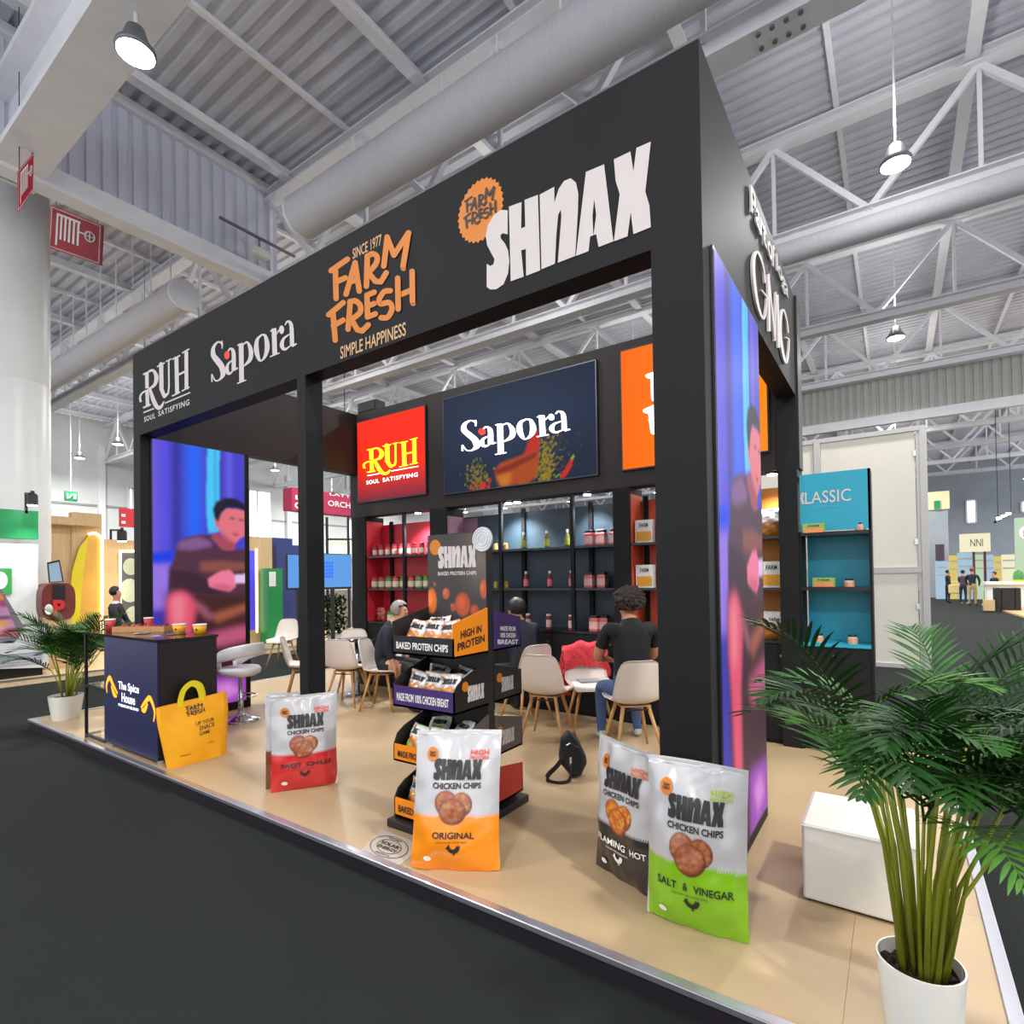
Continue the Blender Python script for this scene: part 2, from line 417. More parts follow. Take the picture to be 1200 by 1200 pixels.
def hall_window(n, u0, u1, v0, v1, ax, c, label):
    a = on(u0, v1, ax, c); b = on(u1, v0, ax, c)
    mb = MB(); s = 0.06
    if ax == 'X': mb.box(c+.02, a.y, a.z, c+.06, b.y, b.z)
    else: mb.box(a.x, c-.06, a.z, b.x, c-.02, b.z)
    o = part('window_%d' % n, mb, M_day, None); o['kind'] = 'structure'; o['label'] = label
    fr = MB()
    if ax == 'X':
        L = [((c+.08, a.y, a.z),(c+.08, a.y, b.z)), ((c+.08, b.y, a.z),(c+.08, b.y, b.z)), ((c+.08, a.y, a.z),(c+.08, b.y, a.z)), ((c+.08, a.y, b.z),(c+.08, b.y, b.z)), ((c+.08, (a.y*.62+b.y*.38), a.z),(c+.08, (a.y*.62+b.y*.38), b.z))]
    else:
        L = [((a.x, c-.08, a.z),(a.x, c-.08, b.z)), ((b.x, c-.08, a.z),(b.x, c-.08, b.z)), ((a.x, c-.08, a.z),(b.x, c-.08, a.z)), ((a.x, c-.08, b.z),(b.x, c-.08, b.z))]
    for p, q in L: fr.bar(p, q, .12)
    part('window_frame', fr, M_steel, o)
hall_window(1, 291, 316, 577, 632, 'X', XL, 'tall bright window seen between the left pillar and the middle post')
hall_window(2, 150, 162, 573, 602, 'X', XL, 'bright window behind the left edge of the black stand')
hall_window(3, 408, 420, 610, 646, 'X', XL, 'bright window just left of the red shelf niche')
hall_window(4, 1133, 1143, 586, 613, 'Y', YB, 'tall pale window at the end of the right aisle')
hall_window(5, 1197, 1214, 587, 600, 'Y', YB, 'pale window at the right edge above the aisle')

# roof trusses along X
def truss(Y, label, zb=8.5, zt=10.75, w=0.16, x0=XL, x1=XR, step=1.7, big=False):
    t = thing('roof_truss', label, 'roof truss', (0, Y, zb), 0, 'roof trusses of the hall', 'structure')
    mb = MB(); mb.box(x0, Y-w, zb-.02, x1, Y+w, zb+.03); mb.box(x0, Y-.02, zb+.03, x1, Y+.02, zb+.20); mb.box(x0, Y-w, zb+.20, x1, Y+w, zb+.23)
    part('bottom_chord', mb, M_steel, t)
    mb = MB(); mb.box(x0, Y-w, zt-.12, x1, Y+w, zt-.08); mb.box(x0, Y-.02, zt-.08, x1, Y+.02, zt+.08); mb.box(x0, Y-w, zt+.08, x1, Y+w, zt+.12)
    part('top_chord', mb, M_steel, t)
    h = zt - zb - .3
    key = (round(h,3), step)
    if key not in BR:
        a = MB(); a.bar((0,0,0), (step,0,h), .11); b = MB(); b.bar((0,0,h), (step,0,0), .11); c = MB(); c.bar((0,0,0), (0,0,h), .07)
        BR[key] = [mesh('brace', a), mesh('brace', b), mesh('brace', c)]
        for me in BR[key]: me.materials.append(M_steel)
    x = x0; k = 0
    while x < x1 - step:
        o = bpy.data.objects.new('brace', BR[key][k % 2]); link(o, t); o.location = (x, 0, .2)
        if k % 2 == 0:
            o = bpy.data.objects.new('hanger', BR[key][2]); link(o, t); o.location = (x+step, 0, .2)
        x += step; k += 1
BR = {}
WORD = ['nearest the black stand, behind its fascia', 'second behind the black stand', 'third behind the black stand', 'fourth behind the black stand', 'fifth behind the black stand', 'sixth behind the black stand', 'seventh behind the black stand', 'eighth behind the black stand', 'farthest down the hall']
for k in range(9):
    truss(5.05 + 5.35*k, 'white steel roof truss, ' + WORD[k])
mb = MB(); mb.box(-12, 4.86, 8.36, XR, 5.26, 8.50)
o = part('bottom_flange', mb, M_steel, None); o['kind'] = 'structure'; o['label'] = 'broad white flange plate under the nearest truss'
bolts = [MB() for _ in range(8)]
for i, bmb in enumerate(bolts):
    x = -0.6 + .16*(i % 4); yy = 4.93 + .22*(i//4)
    bmb.lathe((x, yy, 8.33), [(.03, 0), (.03, .04)], 8); part('bolt', bmb, M_lampbody, o)
# purlins along Y under the deck
for i, x in enumerate(np.arange(XL+1.2, XR, 2.1)):
    thick = i % 2 == 0; w = .11 if thick else .05; h = .26 if thick else .12
    mb = MB(); mb.box(x-w, YF, ROOF-h, x+w, YB, ROOF-h+.03); mb.box(x-.015, YF, ROOF-h+.03, x+.015, YB, ROOF-.01)
    o = part('purlin', mb, M_steel, None); o['kind'] = 'structure'; o['label'] = '%s roof purlin running under the metal deck' % ('deep' if thick else 'slender')
# fabric ducts along X
def duct(Y, z, r, x0, x1, label, hang=True):
    t = thing('air_duct', label, 'air duct', (x0, Y, z), 0, 'round air ducts under the roof')
    n = max(2, int((x1-x0)/.8)); pts = [(x0 + (x1-x0)*i/n, Y, z) for i in range(n+1)]
    mb = MB(); mb.tube(pts, [r*(1 + .012*(-1)**i) for i in range(n+1)], 22); smooth_by_angle(part('duct_tube', mb, M_duct, t))
    mb = MB(); mb.tube([(x0-.02, Y, z), (x0+.05, Y, z)], r*1.03, 22); part('end_ring', mb, M_steel, t)
    mb = MB(); mb.tube([(x1-.05, Y, z), (x1+.02, Y, z)], r*1.03, 22); part('end_ring', mb, M_steel, t)
    if hang:
        x = x0 + .5
        while x < x1:
            mb = MB(); mb.bar((x, Y, z+r*.9), (x, Y, ROOF+.04 if z < 8.7 else min(ROOF-.05, z+r+.5)), .025); part('hanger_strap', mb, M_steel, t); x += 1.1
duct(4.15, 8.85, .40, -9.0, XR, 'large round grey fabric duct crossing above the black stand')
duct(3.95, 8.55, .36, -30, -13.4, 'round grey duct left of the stand under the second bay roof')
duct(10.05, 8.15, .22, -2.5, XR, 'slim white pipe along the second truss at upper right', False)
# column and its bracket beam at the left
CXX = -13.6
pc = on(47, 400, 'X', CXX)
mb = MB(); r = .54; cy0 = pc.y - r*.72
mb.lathe((CXX, cy0, FZ), [(r, 0), (r, 5.6), (r*.985, 5.62), (r, 5.64), (r, ROOF+.1)], 40)
col_o = part('column', mb, mat('white_round_column', (206,206,204), rough=.4, noise=.02, scale=2), None); smooth_by_angle(col_o); tag(col_o, 'tall white round hall column at the left edge', 'column', kind='structure')
cy0 = on(47, 400, 'X', WX).y - .34
mb = MB(); mb.box(WX-.3, cy0-.34, 8.5, -3.0, cy0+.34, 8.62); mb.box(WX-.3, cy0-.06, 8.62, -3.0, cy0+.06, 9.7); mb.box(WX-.3, cy0-.34, 9.7, -3.0, cy0+.34, 9.82)
o = part('roof_girder', mb, M_steel, None); tag(o, 'deep pale girder running out from the head of the column', 'girder', kind='structure')
# high-bay lamps, plus roof fill lights and two rows added for the end walls
lampmesh = None
def highbay(x, y, z=8.0, vis=True, n=0, label='', k=1.0):
    t = thing('highbay_lamp', label, 'ceiling lamp', (x, y, z), 0, 'high-bay lamps of the hall')
    mb = MB(); mb.lathe((x, y, z), [(.22, 0), (.22, .05), (.15, .14), (.10, .3), (.04, .34)], 20); part('housing', mb, M_lampbody, t, True)
    mb = MB(); mb.lathe((x, y, z-.012), [(.20, 0), (.20, .01)], 20); part('lens', mb, M_lampglow, t)
    mb = MB(); mb.bar((x, y, z+.34), (x, y, ROOF+.05), .03); part('suspension_rod', mb, M_steel, t)
    L = bpy.data.lights.new('highbay_light', 'AREA'); L.shape = 'DISK'; L.size = .4; L.energy = LAMP_W*k; L.color = (1.0, .985, .95); L.spread = math.radians(170)
    lo = bpy.data.objects.new('highbay_light', L); link(lo, t); lo.location = (0, 0, -.03)
    U = bpy.data.lights.new('roof_fill_light', 'POINT'); U.energy = LAMP_W*UPFRAC; U.shadow_soft_size = .25; U.color = (1.0, .985, .96)  # unseen point light, added to brighten the roof deck and steel
    lo = bpy.data.objects.new('roof_fill_light', U); link(lo, t); lo.location = (0, 0, .75)
LX = [(-33.5,'added to light the left end wall'), (-29.6+.8,'far left'), (-22.0,'left'), (-14.4,'left of the stand'), (-6.8,'above the stand'), (0.82,'over the right aisle'), (8.4,'right of the aisle')]  # first row is extra, added to brighten the pale end wall
LY = [(-6.9,'behind the viewer'), (.35,'level with the stand front'), (8.1,'just behind the stand'), (16.0,'two bays behind the stand'), (23.5,'three bays back'), (31.0,'four bays back'), (39.0,'five bays back'), (50.0,'added to light the far end wall')]  # last row is extra, added to brighten the back wall
for x, nx in LX:
    for y, ny in LY:
        if x < -14 and y < 5 or (y == .35 and x > 0): continue
        highbay(x, y, label='round high-bay lamp %s, %s' % (nx, ny))
highbay(5.0, -1.3, label='round high-bay lamp out over the aisle to the right', k=1.7); highbay(8.4, 3.4, label='round high-bay lamp beyond the right aisle')
# upper ribbed panel over the white partition
pa = on(940, 502, 'Y', 21.5); pb = on(1230, 500, 'Y', 21.5); pt = on(940, 458, 'Y', 21.5)
struct('wall_upper', ribbed(lambda t, d, k: (pa.x - 3 + t, 21.5 + d, pa.z if k == 0 else pt.z), int((10)/.24), .24, .04), mat('grey_ribbed_panel', (176,175,170), rough=.5, noise=.04), label='ribbed grey panel hanging far behind the white partition')
mb = MB(); mb.box(pa.x-3, 21.2, pa.z-.35, pa.x+7, 21.42, pa.z-.02)
struct('trim_7', mb, M_steel, label='bottom rail of the far ribbed panel')
# fire-hose signs by the column
M_sign = mat('red_sign_enamel', (176,28,48), rough=.35, noise=.03); M_print = mat('white_print', (238,236,232), rough=.5, noise=.02)
def plane_quad(ax, c, pts): return [on(u, v, ax, c) for u, v in pts]
def hose_sign(pts, label, fx):
    Q = pts; t = thing('fire_hose_sign', label, 'sign', Q[3], 0, 'hanging fire-hose signs')
    nrm = (Q[1]-Q[0]).cross(Q[3]-Q[0]).normalized(); nrm = nrm if nrm.dot(CAM-Q[0]) > 0 else -nrm
    mb = MB(); mb.prism(Q, -nrm*.03); part('sign_plate', mb, M_sign, t)
    mp = lambda x, y: (Q[3]*(1-x) + Q[2]*x)*(1-y) + (Q[0]*(1-x) + Q[1]*x)*y + nrm*.006
    g = [stroke([(.16+.085*i, .28 if i else .12), (.16+.085*i, .85)], .045) for i in range(6)] + [stroke([(.14,.85),(.62,.85)], .05), stroke([(.60,.62),(.74,.62)], .04)]
    g += [stroke([(.80+.085*math.cos(a), .60+.12*math.sin(a)) for a in np.linspace(0, 2*PI, 15)], .03), stroke([(.72,.6),(.88,.6)], .025), stroke([(.8,.48),(.8,.72)], .025)]
    g += [stroke([(.03,.04),(.97,.04),(.97,.96),(.03,.96),(.03,.04)], .015)]
    mb = MB(); mb.flat(join2d(*g), mp); part('hose_pictogram', mb, M_print, t)
    for q in (Q[0]*.9+Q[1]*.1, Q[0]*.1+Q[1]*.9):
        mb = MB(); mb.bar(q - nrm*.015, (q.x, q.y, ROOF+.04), .01); part('hanging_wire', mb, M_black, t)
hose_sign(plane_quad('Y', 2.2, [(60,240),(120,264),(118,311),(57,290)]), 'red fire-hose sign hanging to the right of the column', 0)
Q0 = [Vector((p.x, p.y, p.z)) for p in plane_quad('X', -10.6, [(21,200),(40,178),(39,222),(21,249)])]
hose_sign(Q0, 'red fire-hose sign turned edge-on in front of the column', 0)
# emergency luminaires under the cladding
def emergency(u, v, X, label):
    p = on(u, v, 'X', X); t = thing('emergency_light', label, 'emergency light', p)
    mb = MB(); mb.box(p.x-.12, p.y-.2, p.z-.09, p.x+.12, p.y+.2, p.z+.09, .04); part('diffuser', mb, mat('cream_plastic', (214,212,200), rough=.4, noise=.02), t)
    mb = MB(); mb.bar((p.x, p.y, p.z+.09), (p.x, p.y, p.z+.35), .03); mb.bar((p.x, p.y-.9, p.z+.35), (p.x, p.y+.9, p.z+.35), .05); part('conduit', mb, M_lampbody, t)
emergency(304, 297, WX+.5, 'small cream emergency light on a conduit below the ribbed cladding')
# ================================================================== the black stand
M_blk = mat('matt_black_panel', (25,25,27), rough=.6, spec=.22, noise=.06, scale=3)
M_blk2 = mat('brownish_black_laminate', (38,31,29), rough=.5, spec=.3, noise=.06, scale=3)
M_vinyl = mat('warm_white_vinyl', (204,195,192), rough=.55, noise=.015)
M_orange = mat('orange_vinyl', (208,118,18), rough=.5, noise=.03)
M_red = mat('red_vinyl', (226,64,50), rough=.5, noise=.02)
L, S, H, ZF = 6.02, 3.18, 4.0, 3.105
PXL, PXR, PYF, PYB = -7.48, 1.03, -.53, 3.6
# platform
M_plat = mat('tan_vinyl_floor', (182,157,122), rough=.38, spec=.35, noise=.05, scale=1.3, bump=.12)
plat = thing('platform_floor', 'raised tan vinyl floor of the black stand', 'platform', (0,0,0), kind='structure'); plat.name = 'floor_platform'
xs = [PXL+.03, -5.4, -3.4, -1.4, .52, PXR-.03]; ys = [PYF+.05, .62, 1.62, 2.62, PYB]
for i in range(len(xs)-1):
    for j in range(len(ys)-1):
        mb = MB(); mb.box(xs[i]+.0006, ys[j]+.0006, -.03, xs[i+1]-.0006, ys[j+1]-.0006, 0); part('floor_panel', mb, M_plat, plat)
mb = MB(); mb.box(PXL+.03, PYF+.05, FZ, PXR-.03, PYB, -.034); part('platform_core', mb, M_blk, plat)
M_alu = mat('brushed_aluminium_edge', (196,196,206), rough=.28, metal=.85, noise=.05, scale=6, stretch=(1,30,30))
mb = MB(); mb.box(PXL, PYF, -.022, PXR, PYF+.05, .006, .004); part('edge_profile', mb, M_alu, plat, label='aluminium front edge')
mb = MB(); mb.box(PXR-.05, PYF+.05, -.022, PXR, PYB, .006, .004); part('edge_profile', mb, M_alu, plat)
mb = MB(); mb.box(PXL, PYF+.05, -.022, PXL+.05, PYB, .006, .004); part('edge_profile', mb, M_alu, plat)
mb = MB(); mb.box(PXL+.005, PYF+.012, FZ, PXR-.005, PYF+.05, -.022); mb.box(PXR-.04, PYF+.05, FZ, PXR-.012, PYB, -.022); mb.box(PXL+.012, PYF+.05, FZ, PXL+.04, PYB, -.022)
part('skirting', mb, mat('purplish_black_skirting', (30,24,32), rough=.5, noise=.1), plat)

# frame of the stand: fascias, towers, posts
fr = thing('stand_frame', 'black open stand frame with logo fascia and two screen towers', 'exhibition stand', (-3,0,0))
T = .155
mb = MB(); mb.box(-L, 0, ZF, 0, T, H); ff = part('front_fascia', mb, M_blk, fr)
mb = MB(); mb.box(-T, T, ZF, 0, S, H); sf = part('side_fascia', mb, M_blk, fr)
mb = MB(); mb.box(-L, T, ZF, -L+T, 2.88, H); part('side_fascia', mb, M_blk2, fr)
mb = MB(); mb.box(-.244, 0, 0, 0, 1.25, ZF); rt = part('screen_tower', mb, M_blk, fr)
mb = MB(); mb.box(-L, 0, 0, -5.86, 1.2, ZF); lt = part('screen_tower', mb, M_blk, fr)
mb = MB(); mb.box(-3.09, 0, 0, -2.985, T, ZF); part('middle_post', mb, M_blk, fr)
mb = MB(); mb.box(-T, 2.86, 0, 0, S, ZF); part('rear_post', mb, M_blk, fr)
# logos on the front fascia
def wall_decal(name, geos, m, parent, y=-.0025, depth=None, label=None):
    mb = MB()
    for g in (geos if isinstance(geos, list) else [geos]): mb.flat(g, lambda x, z: (x, y, z), depth)
    return part(name, mb, m, parent, label=label)
wall_decal('snack_logo', SHNAX, M_vinyl, ff, -.004, label='off-white snack lettering')
seal = ell(-1.277, 3.702, .172, .187, teeth=30, td=.07)
sl = wall_decal('round_seal', seal, M_orange, ff, -.002, label='orange toothed seal')
wall_decal('seal_lettering', place2d(FARM_N, -1.405, 3.625, .25, .19, FARM_A), mat('dark_print', (38,36,36), noise=.05), sl, -.003)
wall_decal('farm_logo', FARM, M_orange, ff, label='orange hand-drawn farm lettering')
M_peach = mat('peach_vinyl', (206,164,120), rough=.5, noise=.02)
wall_decal('since_lettering', fit2d(text2d('SINCE 1977', .012), -2.415, 3.80, -2.12, 3.875), M_peach, ff)
wall_decal('slogan_lettering', fit2d(text2d('SIMPLE HAPPINESS', .012), -2.56, 3.125, -1.90, 3.215), M_peach, ff)
wall_decal('serif_logo', SAPL, M_vinyl, ff, label='off-white serif lettering'); wall_decal('red_dot', SAPD, M_red, ff)
wall_decal('swash_logo', [RUHL, RUHR], M_vinyl, ff, label='off-white swash lettering')
for g_ in words2d('SOUL SATISFYING', -5.75, 3.222, -4.775, 3.278, .02, 1.15): wall_decal('slogan_word', g_, M_vinyl, ff)
# lettering on the side fascia, standing proud
G = [stroke([(168,662),(160,585),(138,508),(116,482),(101,530),(103,640),(120,770),(145,855),(164,868),(176,800),(178,744)], [6,7,10,14,15,15,15,11,8,6,6], curve=True), stroke([(178,744),(146,704)], 7),
     stroke([(188,610),(194,945)], 12), stroke([(190,640),(228,1000)], 8), stroke([(232,715),(226,1000)], 6), stroke([(240,730),(250,1040)], 12),
     stroke([(306,955),(297,885),(277,820),(262,850),(258,960),(274,1075),(294,1130),(308,1060),(310,990)], [6,7,10,14,15,14,10,7,7], curve=True), stroke([(310,990),(290,980)], 6)]
g = rectify(join2d(*G), (860,200), 5.0, 'X', 0.0, 1)
mb = MB(); mb.flat(g, lambda y, z: (.004, y, z), (.014,0,0)); part('group_letters', mb, M_vinyl, sf, label='raised white letters')
for wd_, y0_, y1_ in (('Part', 1.04, 1.52), ('of', 1.58, 1.84), ('loga', 1.93, 2.45)):
    mb = MB(); mb.flat(fit2d(text2d(wd_, .005), y0_, 3.75, y1_, 3.92), lambda y, z: (.004, y, z), (.012,0,0)); part('small_lettering', mb, M_vinyl, sf)

# ------------------------------------------------------------------ painted pictures
class Pic:
    """a small picture painted in flat coordinates (x 0..w, y up 0..h) for prints and screens"""
    def __init__(s, nx, ny, w, h, col):
        s.nx, s.ny, s.w, s.h = nx, ny, w, h
        s.X, s.Y = np.meshgrid(np.linspace(0, w, nx), np.linspace(0, h, ny)); s.a = np.zeros((ny, nx, 3)); s.a[:] = [lin(c) for c in col]
    def mix(s, m, col, k=1.0):
        m = np.clip(m*k, 0, 1)[..., None]; s.a = s.a*(1-m) + m*np.array([lin(c) for c in col])
    def mask(s, poly):
        m = np.zeros(s.X.shape, bool); n = len(poly)
        for i in range(n):
            (x0, y0), (x1, y1) = poly[i], poly[(i+1) % n]
            if y0 == y1: continue
            c = ((y0 > s.Y) != (y1 > s.Y)) & (s.X < (x1-x0)*(s.Y-y0)/(y1-y0) + x0); m ^= c
        return m.astype(float)
    def blur(s, m, k):
        for _ in range(2):
            for ax in (0, 1):
                if k < 1: continue
                p = np.pad(m, [(k, k) if a == ax else (0, 0) for a in (0, 1)], mode='edge'); c = np.cumsum(p, axis=ax)
                c = np.concatenate([np.zeros_like(np.take(c, [0], ax)), c], ax); n = m.shape[ax]
                m = (np.take(c, range(2*k+1, 2*k+1+n), ax) - np.take(c, range(0, n), ax))/(2*k+1)
        return m
    def poly(s, pts, col, soft=0, k=1.0): s.mix(s.blur(s.mask(pts), soft), col, k)
    def ell(s, cx, cy, rx, ry, col, soft=.15, k=1.0):
        d = np.sqrt(((s.X-cx)/rx)**2 + ((s.Y-cy)/ry)**2); s.mix(np.clip((1-d)/soft + .5, 0, 1), col, k)
    def obj(s, name, mapper, m, parent, label=None):
        V = [Vector(mapper(x, y)) for x, y in zip(s.X.ravel(), s.Y.ravel())]; nx, ny = s.nx, s.ny
        mb = MB(); mb.v = V; mb.f = [(j*nx+i, j*nx+i+1, (j+1)*nx+i+1, (j+1)*nx+i) for j in range(ny-1) for i in range(nx-1)]; mb.mi = [0]*len(mb.f)
        o = part(name, mb, m, parent, label=label); set_cols(o, s.a.reshape(-1, 3)); return o

# the video picture of the screen towers: a man on a sofa before a blue curtain
LY0, LY1, LZ0, LZ1 = .11, 1.13, .10, 3.09; LW, LH = LY1-LY0, LZ1-LZ0
pic = Pic(110, 320, LW, LH, (70,66,205))
def tr(pts, oy):
    out = []
    for x, y in pts:
        p = on(100 + x/6, oy + y/6, 'X', -5.855); out.append((p.y - LY0, p.z - LZ0))
    return out
for u, wd, col, k in ((.02,.08,(120,100,225),.6),(.24,.07,(48,42,140),.8),(.12,.06,(92,80,232),.7),(.42,.10,(20,105,255),.9),(.72,.05,(60,50,170),.6),(.82,.05,(110,100,235),.6),(.92,.05,(66,60,200),.6)):
    pic.mix(np.exp(-((pic.X/LW-u)/wd)**2), col, k)
pic.poly(tr([(856,240),(940,250),(938,860),(862,870),(846,700)], 480), (70,200,250), 1)
pic.poly(tr([(905,240),(912,240),(915,860),(905,860)], 480), (20,110,220), 1, .6)
pic.poly(tr([(440,1010),(620,990),(610,1095),(440,1095)], 480), (10,60,232), 2)
pic.poly(tr([(430,15),(600,0),(590,210),(575,340),(430,340)], 660), (150,116,226), 3)
pic.poly(tr([(430,330),(620,330),(640,1400),(430,1400)], 660), (52,50,172), 4)
pic.poly(tr([(560,200),(1130,150),(1130,1400),(600,1400)], 660), (62,26,44), 5)
pic.poly(tr([(880,885),(790,878),(690,900),(648,955),(615,1060),(588,1140),(580,1300),(1140,1330),(1140,985),(1060,980),(980,985),(920,945)], 480), (82,46,66), 1)
pic.poly(tr([(655,930),(790,890),(880,930),(890,962),(740,990),(640,985)], 480), (136,92,148), 2, .9)
pic.poly(tr([(800,1070),(950,1062),(1140,1080),(1140,1125),(960,1140),(810,1135)], 480), (150,84,70), 2, .8)
pic.poly(tr([(600,1110),(740,1150),(735,1180),(590,1150)], 480), (150,100,150), 2, .7)
pic.poly(tr([(895,860),(960,895),(1055,930),(1045,990),(960,985),(885,905)], 480), (170,74,86), 1)
pic.poly(tr([(938,725),(985,695),(1060,695),(1140,720),(1140,870),(1085,908),(1050,938),(1000,925),(955,885),(925,810)], 480), (228,116,128), 1)
pic.poly(tr([(905,760),(932,770),(935,830),(915,830)], 480), (214,96,110), 1)
pic.poly(tr([(1010,760),(1050,762),(1050,775),(1010,772)], 480), (70,36,50), 1); pic.poly(tr([(1075,770),(1112,772),(1112,784),(1075,782)], 480), (70,36,50), 1)
pic.poly(tr([(1030,866),(1072,874),(1068,888),(1034,882)], 480), (150,50,62), 1)
pic.poly(tr([(945,850),(1000,900),(1050,938),(1000,930),(955,890)], 480), (150,66,90), 2, .7)
pic.poly(tr([(893,700),(915,650),(985,618),(1060,630),(1140,680),(1140,716),(1060,694),(985,694),(950,735),(932,790),(905,765)], 480), (24,22,44), 1)
pic.poly(tr([(590,20),(760,60),(880,130),(1010,200),(910,236),(700,205),(590,190)], 660), (60,32,50), 2)
pic.poly(tr([(858,112),(940,58),(1010,48),(1052,90),(1056,165),(1010,198),(930,182),(868,165)], 660), (240,124,156), 1)
pic.poly(tr([(880,150),(1000,150),(1040,160),(1000,195),(930,182)], 660), (196,74,110), 2, .7)
pic.poly(tr([(1045,84),(1140,74),(1140,140),(1050,138)], 660), (232,196,236), 1)
pic.poly(tr([(720,215),(900,235),(1140,225),(1140,470),(960,480),(880,440),(780,340)], 660), (70,34,34), 3)
pic.poly(tr([(880,360),(1140,280),(1140,330),(920,420)], 660), (176,96,72), 3, .8)
pic.poly(tr([(740,250),(830,300),(900,380),(860,400),(780,320)], 660), (190,110,140), 3, .6)
pic.poly(tr([(572,250),(615,203),(680,195),(742,232),(778,305),(762,400),(735,520),(740,900),(640,900),(600,520),(572,400)], 660), (226,84,112), 3)
pic.poly(tr([(600,260),(660,220),(700,250),(690,420),(620,440)], 660), (244,140,156), 4, .7)
pic.poly(tr([(850,500),(1090,440),(1140,440),(1140,540),(930,590),(880,570)], 660), (190,86,124), 4)
pic.poly(tr([(840,800),(1140,780),(1140,1100),(840,1120)], 660), (160,70,190), 4, .9)
pic.poly(tr([(900,860),(1020,830),(1100,900),(960,960)], 660), (236,150,226), 4, .7)
pic.poly(tr([(840,640),(1000,600),(1140,640),(1140,780),(900,760)], 660), (60,20,40), 4, .8)
M_led = mat_attr('led_screen_picture', rough=.5, estr=.95, spec=.15)
def led(x, name, label, dy):
    t = thing(name, label, 'screen', (x, LY0+dy, 0), 0, 'tall video screens of the stand')
    mb = MB(); mb.box(x, LY0-.015+dy, .085, x+.012, LY1+.015+dy, 3.10); part('screen_bezel', mb, M_black, t)
    pic.obj('picture', lambda u, v: (x+.0135, LY0+dy+u, LZ0+v), M_led, t, label='glowing picture of a seated man on a sofa')
led(-5.858, 'video_screen', 'tall video screen on the left tower, man on a sofa', 0)
led(.002, 'video_screen', 'tall video screen on the outer side of the right tower', .025)

# ------------------------------------------------------------------ back wall with light boxes and shelves
BY = 2.88
bw = thing('back_wall_unit', 'black back wall with lit logo boxes over product shelves', 'display wall', (-3,BY,0))
mb = MB(); mb.box(-L, BY, 2.47, .02, BY+.22, 4.0); hd = part('header', mb, M_blk2, bw)
for x0, x1 in ((-6.0,-5.70),(-4.41,-4.12),(-1.765,-1.58),(-.10,-.05)):
    mb = MB(); mb.box(x0, BY, 0, x1, BY+.36, 2.47); part('post', mb, M_blk, bw)
M_rb = mat('crimson_back_panel', (214,46,60), rough=.5, noise=.04, scale=2); M_bb = mat('slate_blue_back_panel', (54,72,84), rough=.5, noise=.04, scale=2)
M_ob = mat('orange_back_panel', (206,122,26), rough=.5, noise=.03, scale=2); M_ob2 = mat('brick_orange_back_panel', (214,84,56), rough=.5, noise=.03, scale=2)
M_shelf = mat('dark_shelf_board', (30,31,35), rough=.25, noise=.05); M_pink = mat('mauve_return_panel', (150,110,130), rough=.5, noise=.04)
niches = [(-5.70,-4.41,M_rb,[-4.92]), (-4.12,-1.765,M_bb,[-3.26,-2.27]), (-1.58,-.10,M_ob,[-.9])]
for i, (x0, x1, m, divs) in enumerate(niches):
    mb = MB(); mb.box(x0, BY+.34, .93, x1, BY+.36, 2.36); part('back_panel', mb, m, bw)
    if i == 2:
        mb = MB(); mb.box(-1.50, BY+.325, .93, -1.34, BY+.339, 2.36); mb.box(-1.27, BY+.325, .93, -1.0, BY+.339, 2.36); part('brick_panel', mb, M_ob2, bw)
    for z in (.905, 1.385, 1.855):
        mb = MB(); mb.box(x0, BY+.02, z, x1, BY+.34, z+.025); part('shelf', mb, M_shelf, bw)
    for x in divs:
        mb = MB(); mb.box(x-.022, BY+.01, .93, x+.022, BY+.05, 2.47); part('upright', mb, M_blk, bw)
    for u in ((459,), (614,693), (758,))[i]:
        x = on(u, 640, 'Y', BY+.32).x; mb = MB(); mb.box(x-.025, BY+.30, .93, x+.025, BY+.338, 2.40); part('upright', mb, M_blk, bw)
    n = 3 if i == 1 else 2
    for k in range(n):
        a = x0 + (x1-x0)*k/n; b = x0 + (x1-x0)*(k+1)/n
        mb = MB(); mb.box(a+.004, BY+.02, .04, b-.004, BY+.04, .895); d = part('cabinet_door', mb, M_blk, bw)
        mb = MB(); mb.lathe((b-.06, BY+.012, .80), [(.012,-.012),(.012,.012)], 10); part('knob', mb, M_chrome, d)
    mb = MB(); mb.box(x0, BY+.04, .0, x1, BY+.36, .90); part('cabinet_body', mb, M_blk, bw)
for x_, m_ in ((-5.70, M_rb), (-1.58, M_ob2)):
    mb = MB(); mb.box(x_, BY+.03, .93, x_+.006, BY+.34, 2.40); part('return_panel', mb, m_, bw)
mb = MB(); mb.box(-4.12, BY+.02, .93, -4.10, BY+.34, 2.36); mb.box(-4.10, BY+.33, 1.88, -3.86, BY+.339, 2.34); part('return_panel', mb, M_pink, bw)
mb = MB(); mb.box(-1.68, BY+.36, 0, -1.60, BY+.37, 2.47); part('post_strip', mb, M_hwall, bw)
